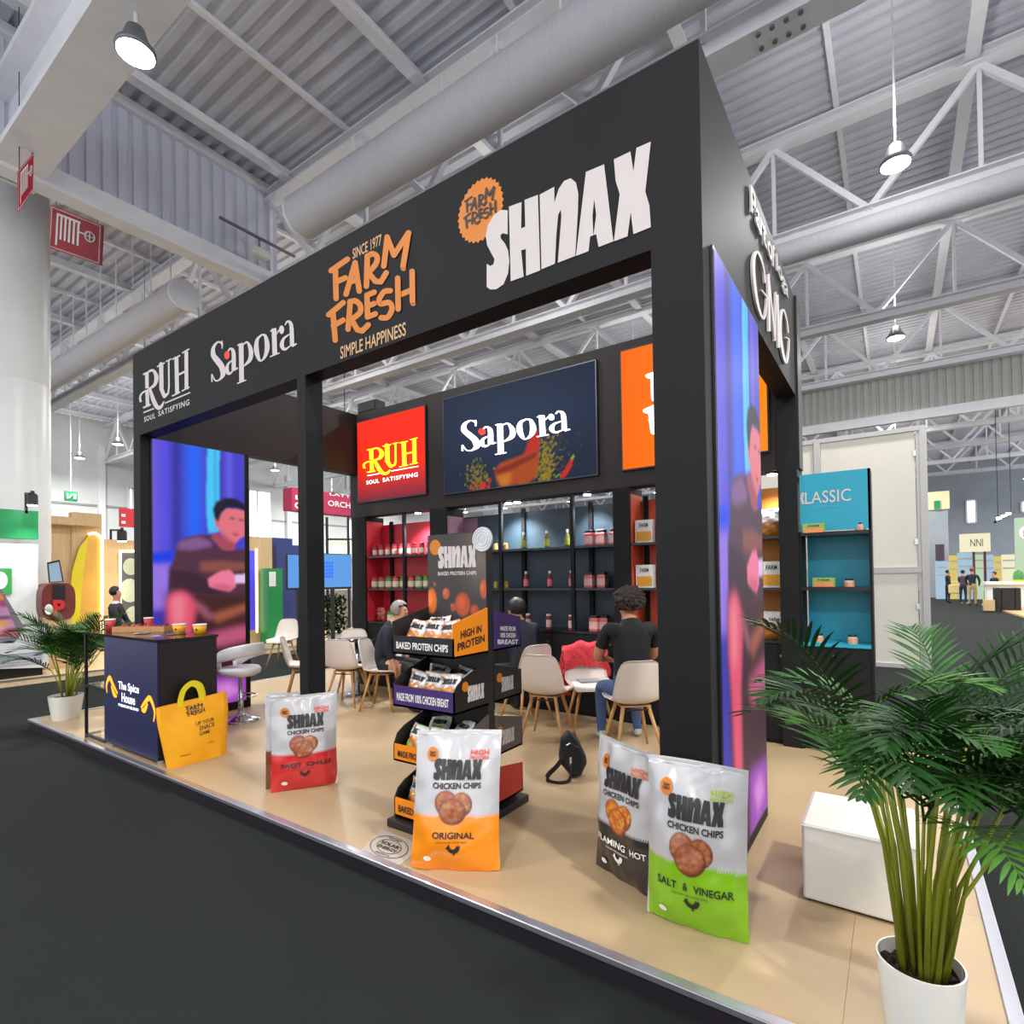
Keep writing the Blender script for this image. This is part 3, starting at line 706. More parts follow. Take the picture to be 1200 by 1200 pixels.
# recessed spots above the shelves
for i, (u, v) in enumerate(((432,609),(490,601),(596,589),(606,588),(688,580),(905,557))):
    p = on(u, v, 'Y', BY+.12); p.z = 2.465
    t = thing('shelf_spot', ['round recessed spot at the left end of the red niche','round recessed spot at the right end of the red niche','left one of the paired recessed spots over the blue niche','right one of the paired recessed spots over the blue niche','single recessed spot over the right part of the blue niche','recessed spot over the amber niche'][i], 'spotlight', (p.x,p.y,2.44), 0, 'recessed shelf spots')
    mb = MB(); mb.lathe((p.x,p.y,2.452), [(.055,0),(.055,.018)], 18); part('spot_ring', mb, M_chrome, t)
    mb = MB(); mb.lathe((p.x,p.y,2.446), [(.042,0),(.042,.006)], 18); part('spot_lens', mb, M_lampglow, t)
    Ld = bpy.data.lights.new('shelf_light', 'SPOT'); Ld.energy = 130 if i < 2 else 75; Ld.spot_size = 2.0; Ld.spot_blend = .7; Ld.shadow_soft_size = .05; Ld.color = (.95,.98,1)
    lo = bpy.data.objects.new('shelf_light', Ld); link(lo, t); lo.location = (0,0,-.01)
# light boxes
def lightbox(name, x0, x1, z0, z1, p, m, label):
    t = thing(name, label, 'light box', ((x0+x1)/2, BY-.03, z0), 0, 'backlit logo boxes')
    mb = MB(); mb.box(x0-.015, BY-.028, z0-.015, x1+.015, BY, z1+.015); part('box_frame', mb, M_black, t)
    o = p.obj('backlit_print', lambda u, v: (x0+u, BY-.0295, z0+v), m, t)
    return t
M_lit = mat_attr('backlit_print', rough=.7, estr=1.0, spec=.05)
M_glow_y = mat('glowing_yellow_letters', (255,240,40), emit=(255,238,20), estr=1.15); M_glow_w = mat('glowing_white_letters', (255,255,255), emit=(255,255,255), estr=1.5)
M_glow_r = mat('glowing_red_dot', (255,40,30), emit=(255,45,30), estr=1.1)
p = Pic(30, 30, 1.36, 1.18, (255,44,14)); p.mix(np.clip(.42 - p.Y/p.h, 0, 1)*2.2, (104,44,62)); p.mix(np.exp(-((p.Y/p.h-.38)/.12)**2 - ((p.X/p.w-.55)/.4)**2), (255,60,24), .5)
t = lightbox('light_box', -5.81, -4.45, 2.68, 3.86, p, M_lit, 'red backlit logo box with yellow swash letters')
wall_decal('swash_letters', place2d(RUHL_N, -5.70, 3.02, 1.13, .44, RUH_A), M_glow_y, t, BY-.031, label='yellow glowing letters')
wall_decal('rule_lines', place2d(RUHR_N, -5.70, 3.02, 1.13, .44, RUH_A), M_glow_w, t, BY-.031)
for g_ in words2d('SOUL SATISFYING', -5.62, 2.925, -4.58, 2.982, .015, 1.15): wall_decal('slogan_word', g_, M_glow_w, t, BY-.031)
w, h = 2.18, 1.23
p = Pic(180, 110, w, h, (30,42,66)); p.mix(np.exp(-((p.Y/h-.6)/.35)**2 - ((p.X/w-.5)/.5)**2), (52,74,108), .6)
rr = np.random.default_rng(3)
def dust(cx, cy, sx, sy, n, col, r=.012):
    for _ in range(n):
        p.ell(cx + rr.normal()*sx, cy + rr.normal()*sy, r*rr.uniform(.5,1.6), r*rr.uniform(.5,1.6), col, .8, .8)
X0, Z0 = -4.11, 2.64
def tp(pts): return [(q.x - X0, q.z - Z0) for q in (on(400 + x/3, 360 + y/3, 'Y', BY-.03) for x, y in pts)]
dust(*tp([(478,605)])[0], .09, .11, 150, (150,140,20)); dust(*tp([(710,545)])[0], .10, .15, 260, (170,150,20)); dust(*tp([(760,520)])[0], .16, .14, 90, (120,90,30), .007)
dust(*tp([(490,630)])[0], .07, .025, 30, (220,60,30), .02)
p.poly(tp([(600,545),(640,520),(660,470),(690,430),(697,470),(690,540),(670,580),(600,570)]), (222,50,24), 1)
p.poly(tp([(538,575),(560,548),(640,520),(690,500),(695,560),(680,600),(655,620),(560,628),(545,600)]), (196,84,28), 1)
p.poly(tp([(540,572),(600,548),(690,505),(685,525),(600,572),(548,590)]), (150,44,22), 1); p.poly(tp([(545,595),(600,580),(590,625),(560,628)]), (240,150,40), 2, .7)
p.poly(tp([(765,600),(790,560),(810,525),(817,535),(805,570),(785,600)]), (224,44,34), 0); p.poly(tp([(805,530),(816,515),(820,525),(812,538)]), (120,190,60), 0)
p.poly(tp([(748,598),(765,583),(772,588),(755,601)]), (100,160,50), 0)
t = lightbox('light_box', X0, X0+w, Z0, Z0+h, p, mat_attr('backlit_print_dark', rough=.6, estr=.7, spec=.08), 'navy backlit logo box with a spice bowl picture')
sx0 = -3.82; sw = 1.58
wall_decal('serif_letters', place2d(SAPL_N, sx0, 3.03, sw, .50, SAP_A), M_glow_w, t, BY-.031, label='white glowing serif letters'); wall_decal('red_dot', place2d(SAPD_N, sx0, 3.03, sw, .50, SAP_A), M_glow_r, t, BY-.031)
mb = MB()
for x0, x1, z0, z1 in ((X0-.01,X0+w+.01,Z0+h,Z0+h+.012),(X0-.01,X0+w+.01,Z0-.012,Z0),(X0-.012,X0,Z0,Z0+h),(X0+w,X0+w+.012,Z0,Z0+h)): mb.box(x0, BY-.032, z0, x1, BY-.028, z1)
part('silver_rim', mb, mat('dark_rim', (70,78,92), rough=.3, metal=.5, noise=.03), t)
p = Pic(8, 8, 1.40, 1.24, (255,108,6)); p.mix(p.X/p.w, (255,150,16), .8)
t = lightbox('light_box', -1.63, -.23, 2.65, 3.89, p, M_lit, 'orange backlit logo box partly hidden by the right tower')
wall_decal('white_letters', fit2d(FARM_N, -1.40, 2.95, -.45, 3.62), M_glow_w, t, BY-.031)
# small speaker on the left end of the wall
t = thing('speaker_box', 'small black box standing on the left end of the back wall', 'speaker', (-5.72,BY+.06,4.0))
mb = MB(); mb.box(-5.86, BY+.02, 4.0, -5.45, BY+.2, 4.17, .012); part('speaker_cabinet', mb, M_blk2, t)
mb = MB(); mb.box(-5.83, BY+.012, 4.03, -5.48, BY+.021, 4.14); part('speaker_grille', mb, M_black, t)

# teal shelf unit right of the stand
M_teal = mat('teal_laminate', (38,156,182), rough=.35, noise=.02, scale=2)
tu = thing('teal_shelf_unit', 'tall teal shelf unit with white lettering right of the stand', 'shelf unit', (.27,BY,0))
mb = MB(); mb.box(.015, BY+.0, 1.90, .535, BY+.02, 2.40); mb.box(.015, BY+.02, 2.38, .535, BY+.30, 2.40); hb = part('sign_panel', mb, M_teal, tu)
mb = MB(); mb.box(.03, BY+.30, .93, .52, BY+.31, 1.90); part('back_panel', mb, M_teal, tu)
for x in (.0, .52): mb = MB(); mb.box(x+.0, BY+.0, 0, x+.02, BY+.32, 2.40 if x else 1.9); part('side_panel', mb, M_blk, tu)
for z in (.90, 1.385, 1.86): mb = MB(); mb.box(.02, BY-.03 if z > 1.8 else BY, z, .52, BY+.30, z+.03); part('shelf', mb, M_teal if z < 1 else M_shelf, tu)
for x0, x1 in ((.022,.27),(.272,.52)):
    mb = MB(); mb.box(x0, BY+.01, .05, x1, BY+.03, .895); d = part('cabinet_door', mb, M_blk, tu)
mb = MB(); mb.lathe((.25,BY+.004,.82), [(.012,-.012),(.012,.012)], 10); part('knob', mb, M_chrome, d)
mb = MB(); mb.box(.022, BY+.03, .0, .52, BY+.30, .90); part('cabinet_body', mb, M_blk, tu)
K = join2d(stroke([(.06,.0),(.0,.5),(.06,1)], .05), stroke([(.12,0),(.06,.5),(.12,1)], .05)); K = fit2d(K, .018, 2.14, .052, 2.245)
wall_decal('unit_lettering', [K, fit2d(text2d('LASSIC', .004), .056, 2.14, .40, 2.245)], M_vinyl, hb, BY-.003)
wall_decal('unit_subtitle', fit2d(text2d('THE SPICE COMPANY', 0), .10, 2.095, .34, 2.115), mat('pale_teal_print', (90,180,200), noise=.02), hb, BY-.003)
# ================================================================== giant snack bags
M_film = mat_attr('printed_glossy_film', rough=.24, spec=.55, coat=.5)
M_silver = mat('silver_film_back', (206,204,204), rough=.3, metal=.2, noise=.04, scale=6)
M_dark = mat('dark_print', (38,36,36), noise=.05); M_wp = M_print
M_chip = mat('brown_chip_print', (150,84,56), rough=.5, noise=.25, scale=60)
HEN = poly2d([(.0,.62),(.08,.60),(.12,.72),(.2,.74),(.18,.85),(.27,.84),(.3,.72),(.34,.56),(.5,.46),(.66,.56),(.78,.84),(.82,.72),(.92,.86),(.94,.68),(1,.74),(.94,.48),(.82,.28),(.62,.16),(.6,.04),(.68,0),(.5,0),(.52,.15),(.34,.22),(.2,.36),(.14,.5)])
def bag_front(PL, PR, h, D, lean, sag=.0, seed=0, flip=1):
    PL, PR = Vector(PL), Vector(PR); u = (PR - PL); w = u.length; u.normalize(); n = Vector((u.y, -u.x, 0))*flip
    k = random.Random(seed); ph = [k.uniform(0, 6) for _ in range(8)]
    def prof(s, t):
        e = max(0.0, 1 - abs(2*s-1)**3.2); tt = min(1, t/.28); top = max(0.0, min(1.0, (1-t)/.55))
        return D*e*(tt*(2-tt)*.8+.2)*(top*(2-top)) if t < .97 else 0.0
    def fr(s, t, side=1):
        d = prof(s, t); wr = .0065*math.sin(9*s + 7*t + ph[0])*math.sin(11*t + ph[1]) + .0022*math.sin(23*s - 17*t + ph[6])*math.sin(19*t + 9*s + ph[7]) + .006*math.sin(21*s + 5*t + ph[2])*max(0, t-.55)*2 + .004*math.sin(16*s+ph[3])*max(0, .2-t)*5
        if t > .96: wr *= .2
        inset = .012*w*math.sin(PI*t)*(1 - 0) ; ss = s + (0.5-s)*2*inset/w*1.4
        zz = h*t - .012*math.sin(PI*2*s + ph[4])*max(0, .25-t)*2*(1 if side > 0 else 1)
        b = -.03*math.sin(3.1*s+ph[5])*max(0, t-.8)*3
        return PL + u*(w*ss) + n*(side*(d + (wr if side > 0 else 0)) - lean*t**1.3 + b) + Vector((0,0,max(.0, zz)))
    return fr, w, n
def big_bag(name, label, PL, PR, h, col, flavour, txt, seed, D=.075, lean=.06, chip_y=.46, split=.40, tagcol=(170,196,40), lower=None, face=1, flame=False):
    base = (Vector(PL)+Vector(PR))/2; t = thing(name, label, 'snack bag', base, 0, 'giant display snack bags')
    fr, w, n = bag_front(PL, PR, h, D, lean, seed=seed)
    p = Pic(84, 126, 1, 1, (188,186,189)); zig = split + .008*np.sign(np.sin(p.X*260)) + (.02 if seed % 2 else -.0)*np.sin(p.X*3)
    p.mix((p.Y < zig).astype(float), col)
    if lower is not None: p.poly(lower[0], lower[1], 1, .8)
    kk = np.random.default_rng(seed)
    for cx, cy, rx, ry in ((.40,chip_y+.045,.125,.085),(.58,chip_y+.035,.12,.08),(.48,chip_y-.015,.15,.09)):
        p.ell(cx, cy, rx*1.05, ry*1.05, (104,52,34), .06); p.ell(cx-.01, cy+.008, rx*.9, ry*.9, (196,110,50) if flame else (164,94,62), .35)
        for _ in range(36):
            a_, q_ = kk.uniform(0, 6.28), kk.random()**.5*.85; p.ell(cx + rx*q_*math.cos(a_), cy + ry*q_*math.sin(a_), .02, .012, ([(236,180,60),(190,70,40),(240,150,50)] if flame else [(186,120,84),(130,70,44),(200,140,90)])[kk.integers(3)], .8, .5)
    bd = p.obj('pouch_front', lambda s, v: fr(s, v), M_film, t); bd.data.polygons.foreach_set('use_smooth', [True]*len(bd.data.polygons))
    mb = MB(); mb.grid(lambda s, v: fr(s, v, -1), 24, 36); part('pouch_back', mb, M_silver, t, True)
    mp = lambda off: (lambda x, y: fr(x, y) + n*off)
    def dc(nm, g, m, off=.006):
        mb = MB(); mb.flat(subdiv2d(g, .05), mp(off), step=4e-5); return part(nm, mb, m, bd)
    dc('snack_logo', fit2d(SHNAX_N, .24, .665, .80, .81), M_dark, .0075); dc('round_seal', ell(.21, .835, .068, .05), M_orange, .006); dc('product_lettering', fit2d(text2d('CHICKEN CHIPS', .03), .24, .607, .80, .648), M_dark, .006)
    dc('seal_lettering', place2d(FARM_N, .17, .815, .08, .042, FARM_A), M_dark, .0075)
    mt = mat('tag_print_%d_%d_%d' % tagcol, tagcol, noise=.03); dc('high_protein_tag', join2d(fit2d(text2d('HIGH', .03), .66, .835, .87, .868), fit2d(text2d('PROTEIN', .03), .66, .805, .87, .828)), mt, .009)
    mtx = M_wp if txt else M_dark
    if flavour:
        for g_ in words2d(flavour, .14 if len(flavour) > 8 else .26, .262, .90 if len(flavour) > 8 else .74, .308, .02): dc('flavour_lettering', g_, mtx)
    dc('small_print', fit2d(text2d('MADE FROM 100% CHICKEN BREAST', .0), .30, .232, .66, .244), mtx)
    dc('hen_emblem', fit2d(HEN, .41, .145, .58, .222), mtx); dc('seam_mark', ell(.2, .10, .045, .02, 16), M_wp)
    return t
def subdiv2d(g, mx):
    """split long faces so that prints follow the curved film"""
    V = [tuple(v) for v in g[0]]; F = []
    for f in g[1]:
        for i in range(1, len(f)-1): F.append((f[0], f[i], f[i+1]))
    for _ in range(6):
        mid = {}; out = []; any_ = False
        for a, b, c in F:
            e = [(math.dist(V[a],V[b]), a, b, c), (math.dist(V[b],V[c]), b, c, a), (math.dist(V[c],V[a]), c, a, b)]
            L_, i, j, k = max(e)
            if L_ > mx:
                key = (min(i,j), max(i,j))
                if key not in mid: mid[key] = len(V); V.append(((V[i][0]+V[j][0])/2, (V[i][1]+V[j][1])/2))
                m = mid[key]; out += [(i, m, k), (m, j, k)]; any_ = True
            else: out.append((a, b, c))
        F = out
        if not any_: break
    return V, F
big_bag('giant_snack_bag', 'giant lime green salt and vinegar snack bag at the front right', (-.262,-.15,0), (.172,-.13,0), .70, (126,182,24), 'SALT & VINEGAR', 0, 3)
big_bag('giant_snack_bag', 'giant black flaming hot snack bag tucked behind the green one', (-.64,.115,0), (-.235,-.05,0), .69, (46,41,40), 'FLAMING HOT', 1, 4, flame=True, lean=.02, D=.06, tagcol=(226,110,30))
big_bag('giant_snack_bag', 'giant orange original snack bag in front of the display stand', (-1.45,-.46,0), (-1.035,-.225,0), .685, (246,142,22), 'ORIGINAL', 0, 5, lean=.17, tagcol=(226,80,50))
big_bag('giant_snack_bag', 'giant red snack bag before the middle post', (-3.06,-.27,0), (-2.80,.12,0), .68, (200,44,44), 'SWEET CHILLI', 0, 6, tagcol=(222,70,60))
big_bag('giant_snack_bag', 'giant bag with brown lower half hiding behind the red one', (-3.155,-.25,0), (-3.02,-.045,0), .70, (120,66,40), '', 1, 7, D=.045, lean=.0)

# ================================================================== display stand with trays
SX0, SX1, SYF, SC0, SC1, SYK = -1.915, -1.41, -.14, .19, .255, .56
M_tower = mat('satin_black_card', (26,25,27), rough=.45, noise=.06, scale=6)
M_bl = mat('black_tray_card', (28,24,26), rough=.45, noise=.06); M_or = mat('orange_tray_card', (240,138,18), rough=.45, noise=.03)
M_pu = mat('purple_tray_card', (66,40,104), rough=.45, noise=.04); M_gr = mat('taupe_tray_card', (84,76,74), rough=.45, noise=.04)
ds = thing('display_stand', 'black tiered snack display stand with orange and purple trays', 'display stand', ((SX0+SX1)/2, .2, 0))
mb = MB(); mb.box(-1.93, -.19, 0, -1.395, .61, .05, .006); part('base_plate', mb, M_tower, ds)
mb = MB(); mb.box(SX0+.005, SC0, .05, SX1-.005, SC1, 1.83); core = part('core_panel', mb, M_tower, ds)
def tray(z, lip, mlip, mside, side_txt, lip_txt, ltxt_m, back=False, hf=.2, hb=.28, stxt_m=None):
    s = -1 if back else 1; yf = SYK if back else SYF; yb = SC1 if back else SC0
    mb = MB(); y0, y1 = min(yf, yb), max(yf, yb); mb.box(SX0, y0, z, SX1, y1, z+.012); tr_ = part('tray', mb, M_bl, ds)
    mb = MB(); mb.box(SX0, min(yf, yf+s*.008), z, SX1, max(yf, yf+s*.008), z+lip); lp = part('tray_lip', mb, mlip, tr_)
    for x in (SX0, SX1-.008):
        pr = [(x, yf, z), (x, yb, z), (x, yb, z+hb), (x, yf+s*.09, z+hf), (x, yf+s*.03, z+hf*.82), (x, yf, z+lip)]
        if mside is M_or or back: pr = [(x, yf, z), (x, yb, z), (x, yb, z+hb), (x, yf, z+hf)]
        mb = MB(); mb.prism(pr, (.008,0,0)); sd = part('tray_side', mb, mside if x > SX0 else M_bl, tr_)
    if not back and lip_txt:
        wall_decal('lip_lettering', fit2d(text2d(lip_txt, .025), SX0+.04, z+lip*.30, SX1-.04, z+lip*.68), ltxt_m, lp, yf-.002)
    if side_txt:
        gs = []
        sm = stxt_m or M_dark
        if side_txt == 'LOGO':
            a0, a1 = (yf+s*.10, yb-s*.05); a0, a1 = min(a0,a1), max(a0,a1)
            mb = MB(); mb.flat(place2d(SHNAX_N, a0+.02, z+.05, a1-a0-.02, .10, SHNAX_A), lambda y, q: (SX1+.002, y, q)); part('side_logo', mb, M_vinyl, sd)
            mb = MB(); mb.flat(ell(a0+.0, z+.15, .03, .03), lambda y, q: (SX1+.0015, y, q)); part('side_seal', mb, M_orange, sd)
        else:
            lines = side_txt.split('|'); a0, a1 = min(yf,yb)+.035, max(yf,yb)-.035; n = len(lines); mb = MB()
            for i, ln in enumerate(lines):
                hh = (hf-.07)/n; q = z + .04 + hh*(n-1-i); mb.flat(fit2d(text2d(ln, .03), a0 + (0 if i == n-1 else .03), q, a1 - (0 if i == n-1 else .03), q+hh*.72), lambda y, zz: (SX1+.002, y, zz + (y-a0)*(.12 if not back else -.10)))
            part('side_lettering', mb, sm, sd)
TZ = [1.068, .742, .400, .055]
tray(TZ[0], .115, M_bl, M_or, 'HIGH IN|PROTEIN', 'BAKED PROTEIN CHIPS', M_print)
tray(TZ[1], .130, M_pu, M_bl, 'LOGO', 'MADE FROM 100% CHICKEN BREAST', M_print)
tray(TZ[2], .105, M_or, M_gr, 'LOGO', 'MADE FROM 100% CHICKEN', M_dark)
tray(TZ[3], .115, M_or, M_bl, '', 'BAKED PROTEIN CHIPS', M_dark)
tray(TZ[0], .1, M_pu, M_pu, 'MADE FROM|100% CHICKEN|BREAST', '', M_print, True, .20, .26, M_print)
tray(TZ[1], .1, M_bl, M_bl, 'LOGO', '', M_print, True, .17, .24)
tray(TZ[2], .1, M_gr, M_gr, 'LOGO', '', M_print, True, .19, .26)
tray(.09, .1, M_or, mat('red_tray_card', (186,44,40), rough=.45, noise=.05), '', '', M_print, True, .19, .24)
# header picture
hp = Pic(64, 76, .495, .63, (54,47,45)); hp.mix(np.exp(-((hp.X/hp.w-.9)/.25)**2 - ((hp.Y/hp.h-.75)/.3)**2), (120,108,92), .7); hp.mix(np.clip(.55-hp.Y/hp.h, 0, 1)*1.3, (36,32,34))
for cx, cy, rx, ry, c in ((.03,.19,.045,.085,(206,104,34)),(.30,.17,.062,.075,(168,68,30)),(.16,.24,.03,.036,(176,84,40)),(.22,.15,.022,.026,(160,70,30)),(.40,.13,.034,.04,(150,60,28)),(.475,.27,.03,.06,(176,80,40)),(.17,.03,.05,.045,(190,84,24)),(.33,.02,.05,.04,(150,50,30)),(.06,.30,.012,.012,(150,80,40))):
    hp.ell(cx, cy, rx, ry, c, .25); hp.ell(cx-.01, cy+.012, rx*.5, ry*.5, tuple(min(255, int(q*1.3)) for q in c), .8, .6)
hp.obj('header_picture', lambda x, y: (SX0+.005+x, SC0-.003, 1.195+y), mat_attr('printed_header_card', rough=.45, coat=.1), ds, label='brown header card with floating chips')
wall_decal('header_logo', place2d(SHNAX_N, SX0+.10, 1.60, .325, .15, SHNAX_A), M_vinyl, ds, SC0-.006); wall_decal('header_seal', ell(SX0+.075, 1.745, .05, .052), M_orange, ds, SC0-.005)
wall_decal('header_subtitle', fit2d(text2d('BAKED PROTEIN CHIPS', .03), SX0+.10, 1.555, SX0+.425, 1.58), M_vinyl, ds, SC0-.006)
t = thing('round_sticker_sign', 'round clear award disc at the top corner of the display stand', 'sign', (-1.435,SC0-.01,1.70))
mb = MB(); mb.tube([(-1.435,SC0-.012,1.778),(-1.435,SC0-.004,1.778)], .078, 32); part('disc', mb, mat('frosted_silver_disc', (196,198,204), rough=.25, metal=.3, noise=.1, scale=20), t)
for r in (.07,.055,.038): mb = MB(); mb.flat(stroke([(-1.435+r*math.cos(a), 1.778+r*math.sin(a)) for a in np.linspace(0,2*PI,36)], .005), lambda x, z: (x, SC0-.0135, z)); part('printed_ring', mb, M_print, t)
# little bags in the trays
def small_bag(nm, col, top, w=.158, h=.205, D=.034):
    r = thing(nm, 'x', 'snack bag', (0,0,0)); fr, ww, n = bag_front((-w/2,0,0), (w/2,0,0), h, D, .0, seed=hash(col) % 97)
    p = Pic(14, 20, 1, 1, top); p.mix((p.Y < .55).astype(float), col); p.mix((p.Y > .95).astype(float), col if top[0] > 100 else top)
    for cx, cy in ((.34,.50),(.62,.50),(.48,.42)): p.ell(cx, cy, .17, .14, (196,120,44), .3)
    b = p.obj('pouch_front', lambda s, v: fr(s, v), M_film, r); b.data.polygons.foreach_set('use_smooth', [True]*len(b.data.polygons))
    mb = MB(); mb.grid(lambda s, v: fr(s, v, -1), 8, 10); part('pouch_back', mb, M_silver, r, True)
    mb = MB(); mb.flat(fit2d(SHNAX_N, .2, .68, .85, .85), lambda x, y: fr(x, y) + n*.004); part('snack_logo', mb, M_dark if top[0] > 100 else M_print, b)
    mb = MB(); mb.flat(ell(.18,.87,.09,.06,12), lambda x, y: fr(x, y) + n*.003); part('round_seal', mb, M_orange, b)
    return r
sb_o = small_bag('small_snack_bag', (238,150,40), (220,220,222)); sb_g = small_bag('small_snack_bag', (130,190,40), (214,216,212)); sb_k = small_bag('small_snack_bag', (60,48,44), (190,190,192)); sb_y = small_bag('small_snack_bag', (200,150,70), (206,206,208))
used = set()
def put_bag(src, x, y, z, tilt, rz, label, tilt_y=0.0):
    o = src if src not in used else dup(src); used.add(src)
    o.location = (x, y, z); o.rotation_euler = (tilt, tilt_y, rz); o['label'] = label; o['group'] = 'small bags in the display trays'
names = {0: 'top', 1: 'purple second', 2: 'orange third', 3: 'lowest'}
pos = ['left', 'middle', 'right']
for ti, (srcf, srcb) in enumerate(((sb_o, sb_o), (sb_y, sb_k), (sb_g, sb_g), (sb_k, sb_k))):
    for i, x in enumerate((-1.82, -1.665, -1.51)):
        put_bag(srcf, x, SYF+.065, TZ[ti]+.016, -.38 + .05*i, .06*(i-1), 'small %s snack bag at the front %s of the %s tray' % ({sb_o:'white and orange', sb_y:'white and ochre', sb_g:'white and green', sb_k:'silver and black'}[srcf], pos[i], names[ti]), .10*(1-i))
    for i, x in enumerate((-1.75, -1.59)):
        put_bag(srcb, x, SYF+.18, TZ[ti]+.07, -.75, .25*(1-2*i), 'small %s snack bag lying at the back %s of the %s tray' % ({sb_o:'white and orange', sb_y:'white and ochre', sb_g:'white and green', sb_k:'silver and black'}[srcb], 'left' if i == 0 else 'right', names[ti]))
# printed sheet on the floor
q = [on(447,972,'Z',.0025), on(497,990,'Z',.0025), on(466,1016,'Z',.0025), on(421,998,'Z',.0025)]
t = thing('floor_sticker', 'square clear sticker with a round stamp lying on the platform edge', 'sticker', (q[0]+q[2])/2)
mb = MB(); mb.prism(q, (0,0,-.002)); part('sheet', mb, mat('greyish_film', (196,184,172), rough=.2, noise=.03), t)
c = (q[0]+q[2])/2; ux = (q[1]-q[0])/2; uy = (q[0]-q[3])/2
gs = [stroke([(r*math.cos(a), r*math.sin(a)) for a in np.linspace(0,2*PI,40)], .03) for r in (.78,.5)] + [fit2d(text2d('SOLAR', .04), -.42, .02, .42, .26), fit2d(text2d('ENERGY', .04), -.42, -.28, .42, -.05), fit2d(text2d('CERTIFIED', .02), -.3, .56, .3, .68), fit2d(text2d('PRODUCTS', .02), -.3, -.68, .3, -.56)]
mb = MB(); mb.flat(join2d(*gs), lambda x, y: c + ux*x + uy*y + Vector((0,0,.002)), step=2e-5); part('stamp_print', mb, M_dark, t)

# ================================================================== counter
M_navy = mat('navy_laminate', (40,42,84), rough=.4, noise=.03, scale=3); M_smoke = mat('smoked_glass_top', (36,34,36), rough=.1, spec=.6, noise=.03)
M_glass = mat('clear_glass', (225,235,232), rough=.05, alpha=.16, noise=0)
ct = thing('counter', 'navy reception counter with glowing spice logo and glass side shelves', 'counter', (-4.95,-.2,0))
mb = MB(); mb.box(-5.53, -.435, .035, -4.42, .05, 1.035); cb = part('counter_body', mb, mat('near_black_laminate', (24,22,24), rough=.4, noise=.05), ct)
mb = MB(); mb.box(-5.53, -.447, .035, -4.425, -.436, 1.03); cf = part('front_panel', mb, M_navy, ct)
mb = MB(); mb.box(-6.02, -.455, 1.035, -4.405, .06, 1.055); part('counter_top', mb, M_smoke, ct)
for x, y in ((-6.0,-.44),(-6.0,.04)): mb = MB(); mb.box(x-.012, y-.012, 0, x+.012, y+.012, 1.035); part('frame_post', mb, M_black, ct)
for z in (.03, .52): 
    for a, b in (((-6.0,-.44,z),(-5.53,-.44,z)),((-6.0,.04,z),(-5.53,.04,z)),((-6.0,-.44,z),(-6.0,.04,z))): mb = MB(); mb.bar(a, b, .022); part('frame_rail', mb, M_black, ct)
    mb = MB(); mb.box(-5.99, -.43, z+.012, -5.54, .03, z+.018); part('glass_shelf', mb, M_glass, ct)
for x, y in ((-5.48,-.40),(-4.47,-.40),(-4.47,0),(-5.48,0)): mb = MB(); mb.lathe((x,y,0), [(.03,0),(.03,.03)], 10); part('foot', mb, M_chrome, ct)
wall_decal('logo_lettering', [fit2d(text2d('The Spice', .02), -5.20, .545, -4.77, .64), fit2d(text2d('House', .02), -5.13, .455, -4.85, .54), fit2d(text2d('PREMIUM BLEND', .02), -5.20, .41, -4.78, .435)], mat('cool_white_glow', (235,240,255), emit=(225,235,255), estr=1.3), cf, -.4495, label='glowing white letters')
ch1 = [stroke([(-5.46,.50),(-5.47,.58),(-5.40,.65),(-5.33,.60),(-5.22,.52)], [.015,.03,.045,.04,.02], curve=True), stroke([(-5.36,.58),(-5.30,.51),(-5.24,.49)], [.02,.05,.02], curve=True)]
ch2 = [stroke([(-4.49,.36),(-4.47,.45),(-4.55,.55),(-4.63,.52),(-4.73,.45)], [.015,.03,.045,.04,.02], curve=True), stroke([(-4.60,.50),(-4.66,.44),(-4.72,.43)], [.02,.05,.02], curve=True)]
M_fl = mat('amber_glow', (255,170,30), emit=(255,160,30), estr=1.2)
wall_decal('pepper_emblem', ch1, M_fl, cf, -.4495); wall_decal('pepper_emblem', ch2, M_fl, cf, -.4495)
# things on the counter
ZC = 1.055
def tub(x, y, label, m, r=.058, h=.085, rim=M_white, group=None):
    t = thing('paper_tub', label, 'cup', (x,y,ZC), 0, group)
    mb = MB(); mb.lathe((x,y,ZC), [(r*.8,0),(r,h),(r*.96,h),(r*.78,.006)], 22, True); part('tub_wall', mb, m, t, True)
    mb = MB(); mb.lathe((x,y,ZC+h-.006), [(r*1.03,0),(r*1.06,.005),(r*1.03,.012),(r*.98,.006)], 22, False); part('tub_rim', mb, rim, t, True)
    for a in (-2.2,-1.0,-3.3): mb = MB(); mb.box(-.008,-.001,-.008,.008,.001,.008); mb.v = [Vector((x+(r*.93+.002)*math.cos(a)-p.x*math.sin(a), y+(r*.93+.002)*math.sin(a)+p.x*math.cos(a), ZC+h*.5+p.z)) for p in mb.v]; part('print_mark', mb, M_dark, t)
M_yel = mat('yellow_paper', (240,170,24), rough=.5, noise=.02)
p = on(209,742,'Z',ZC); tub(p.x+.02, p.y, 'yellow paper tub nearer the counter middle', M_yel, group='yellow paper tubs on the counter')
p = on(238,743,'Z',ZC); tub(p.x-.06, p.y, 'yellow paper tub at the right end of the counter', M_yel, group='yellow paper tubs on the counter')
M_redcup = mat('red_cup_print', (190,60,64), rough=.5, noise=.15, scale=40)
tub(-5.80, -.30, 'red paper cup at the left end of the counter beside the tray', M_redcup, .045, .12, mat('white_cup_lid', (230,228,224), noise=.02), 'red paper cups on the counter')
tub(-5.68, .00, 'red paper cup behind the wooden tray on the counter', M_redcup, .045, .12, MATS['white_cup_lid'], 'red paper cups on the counter')
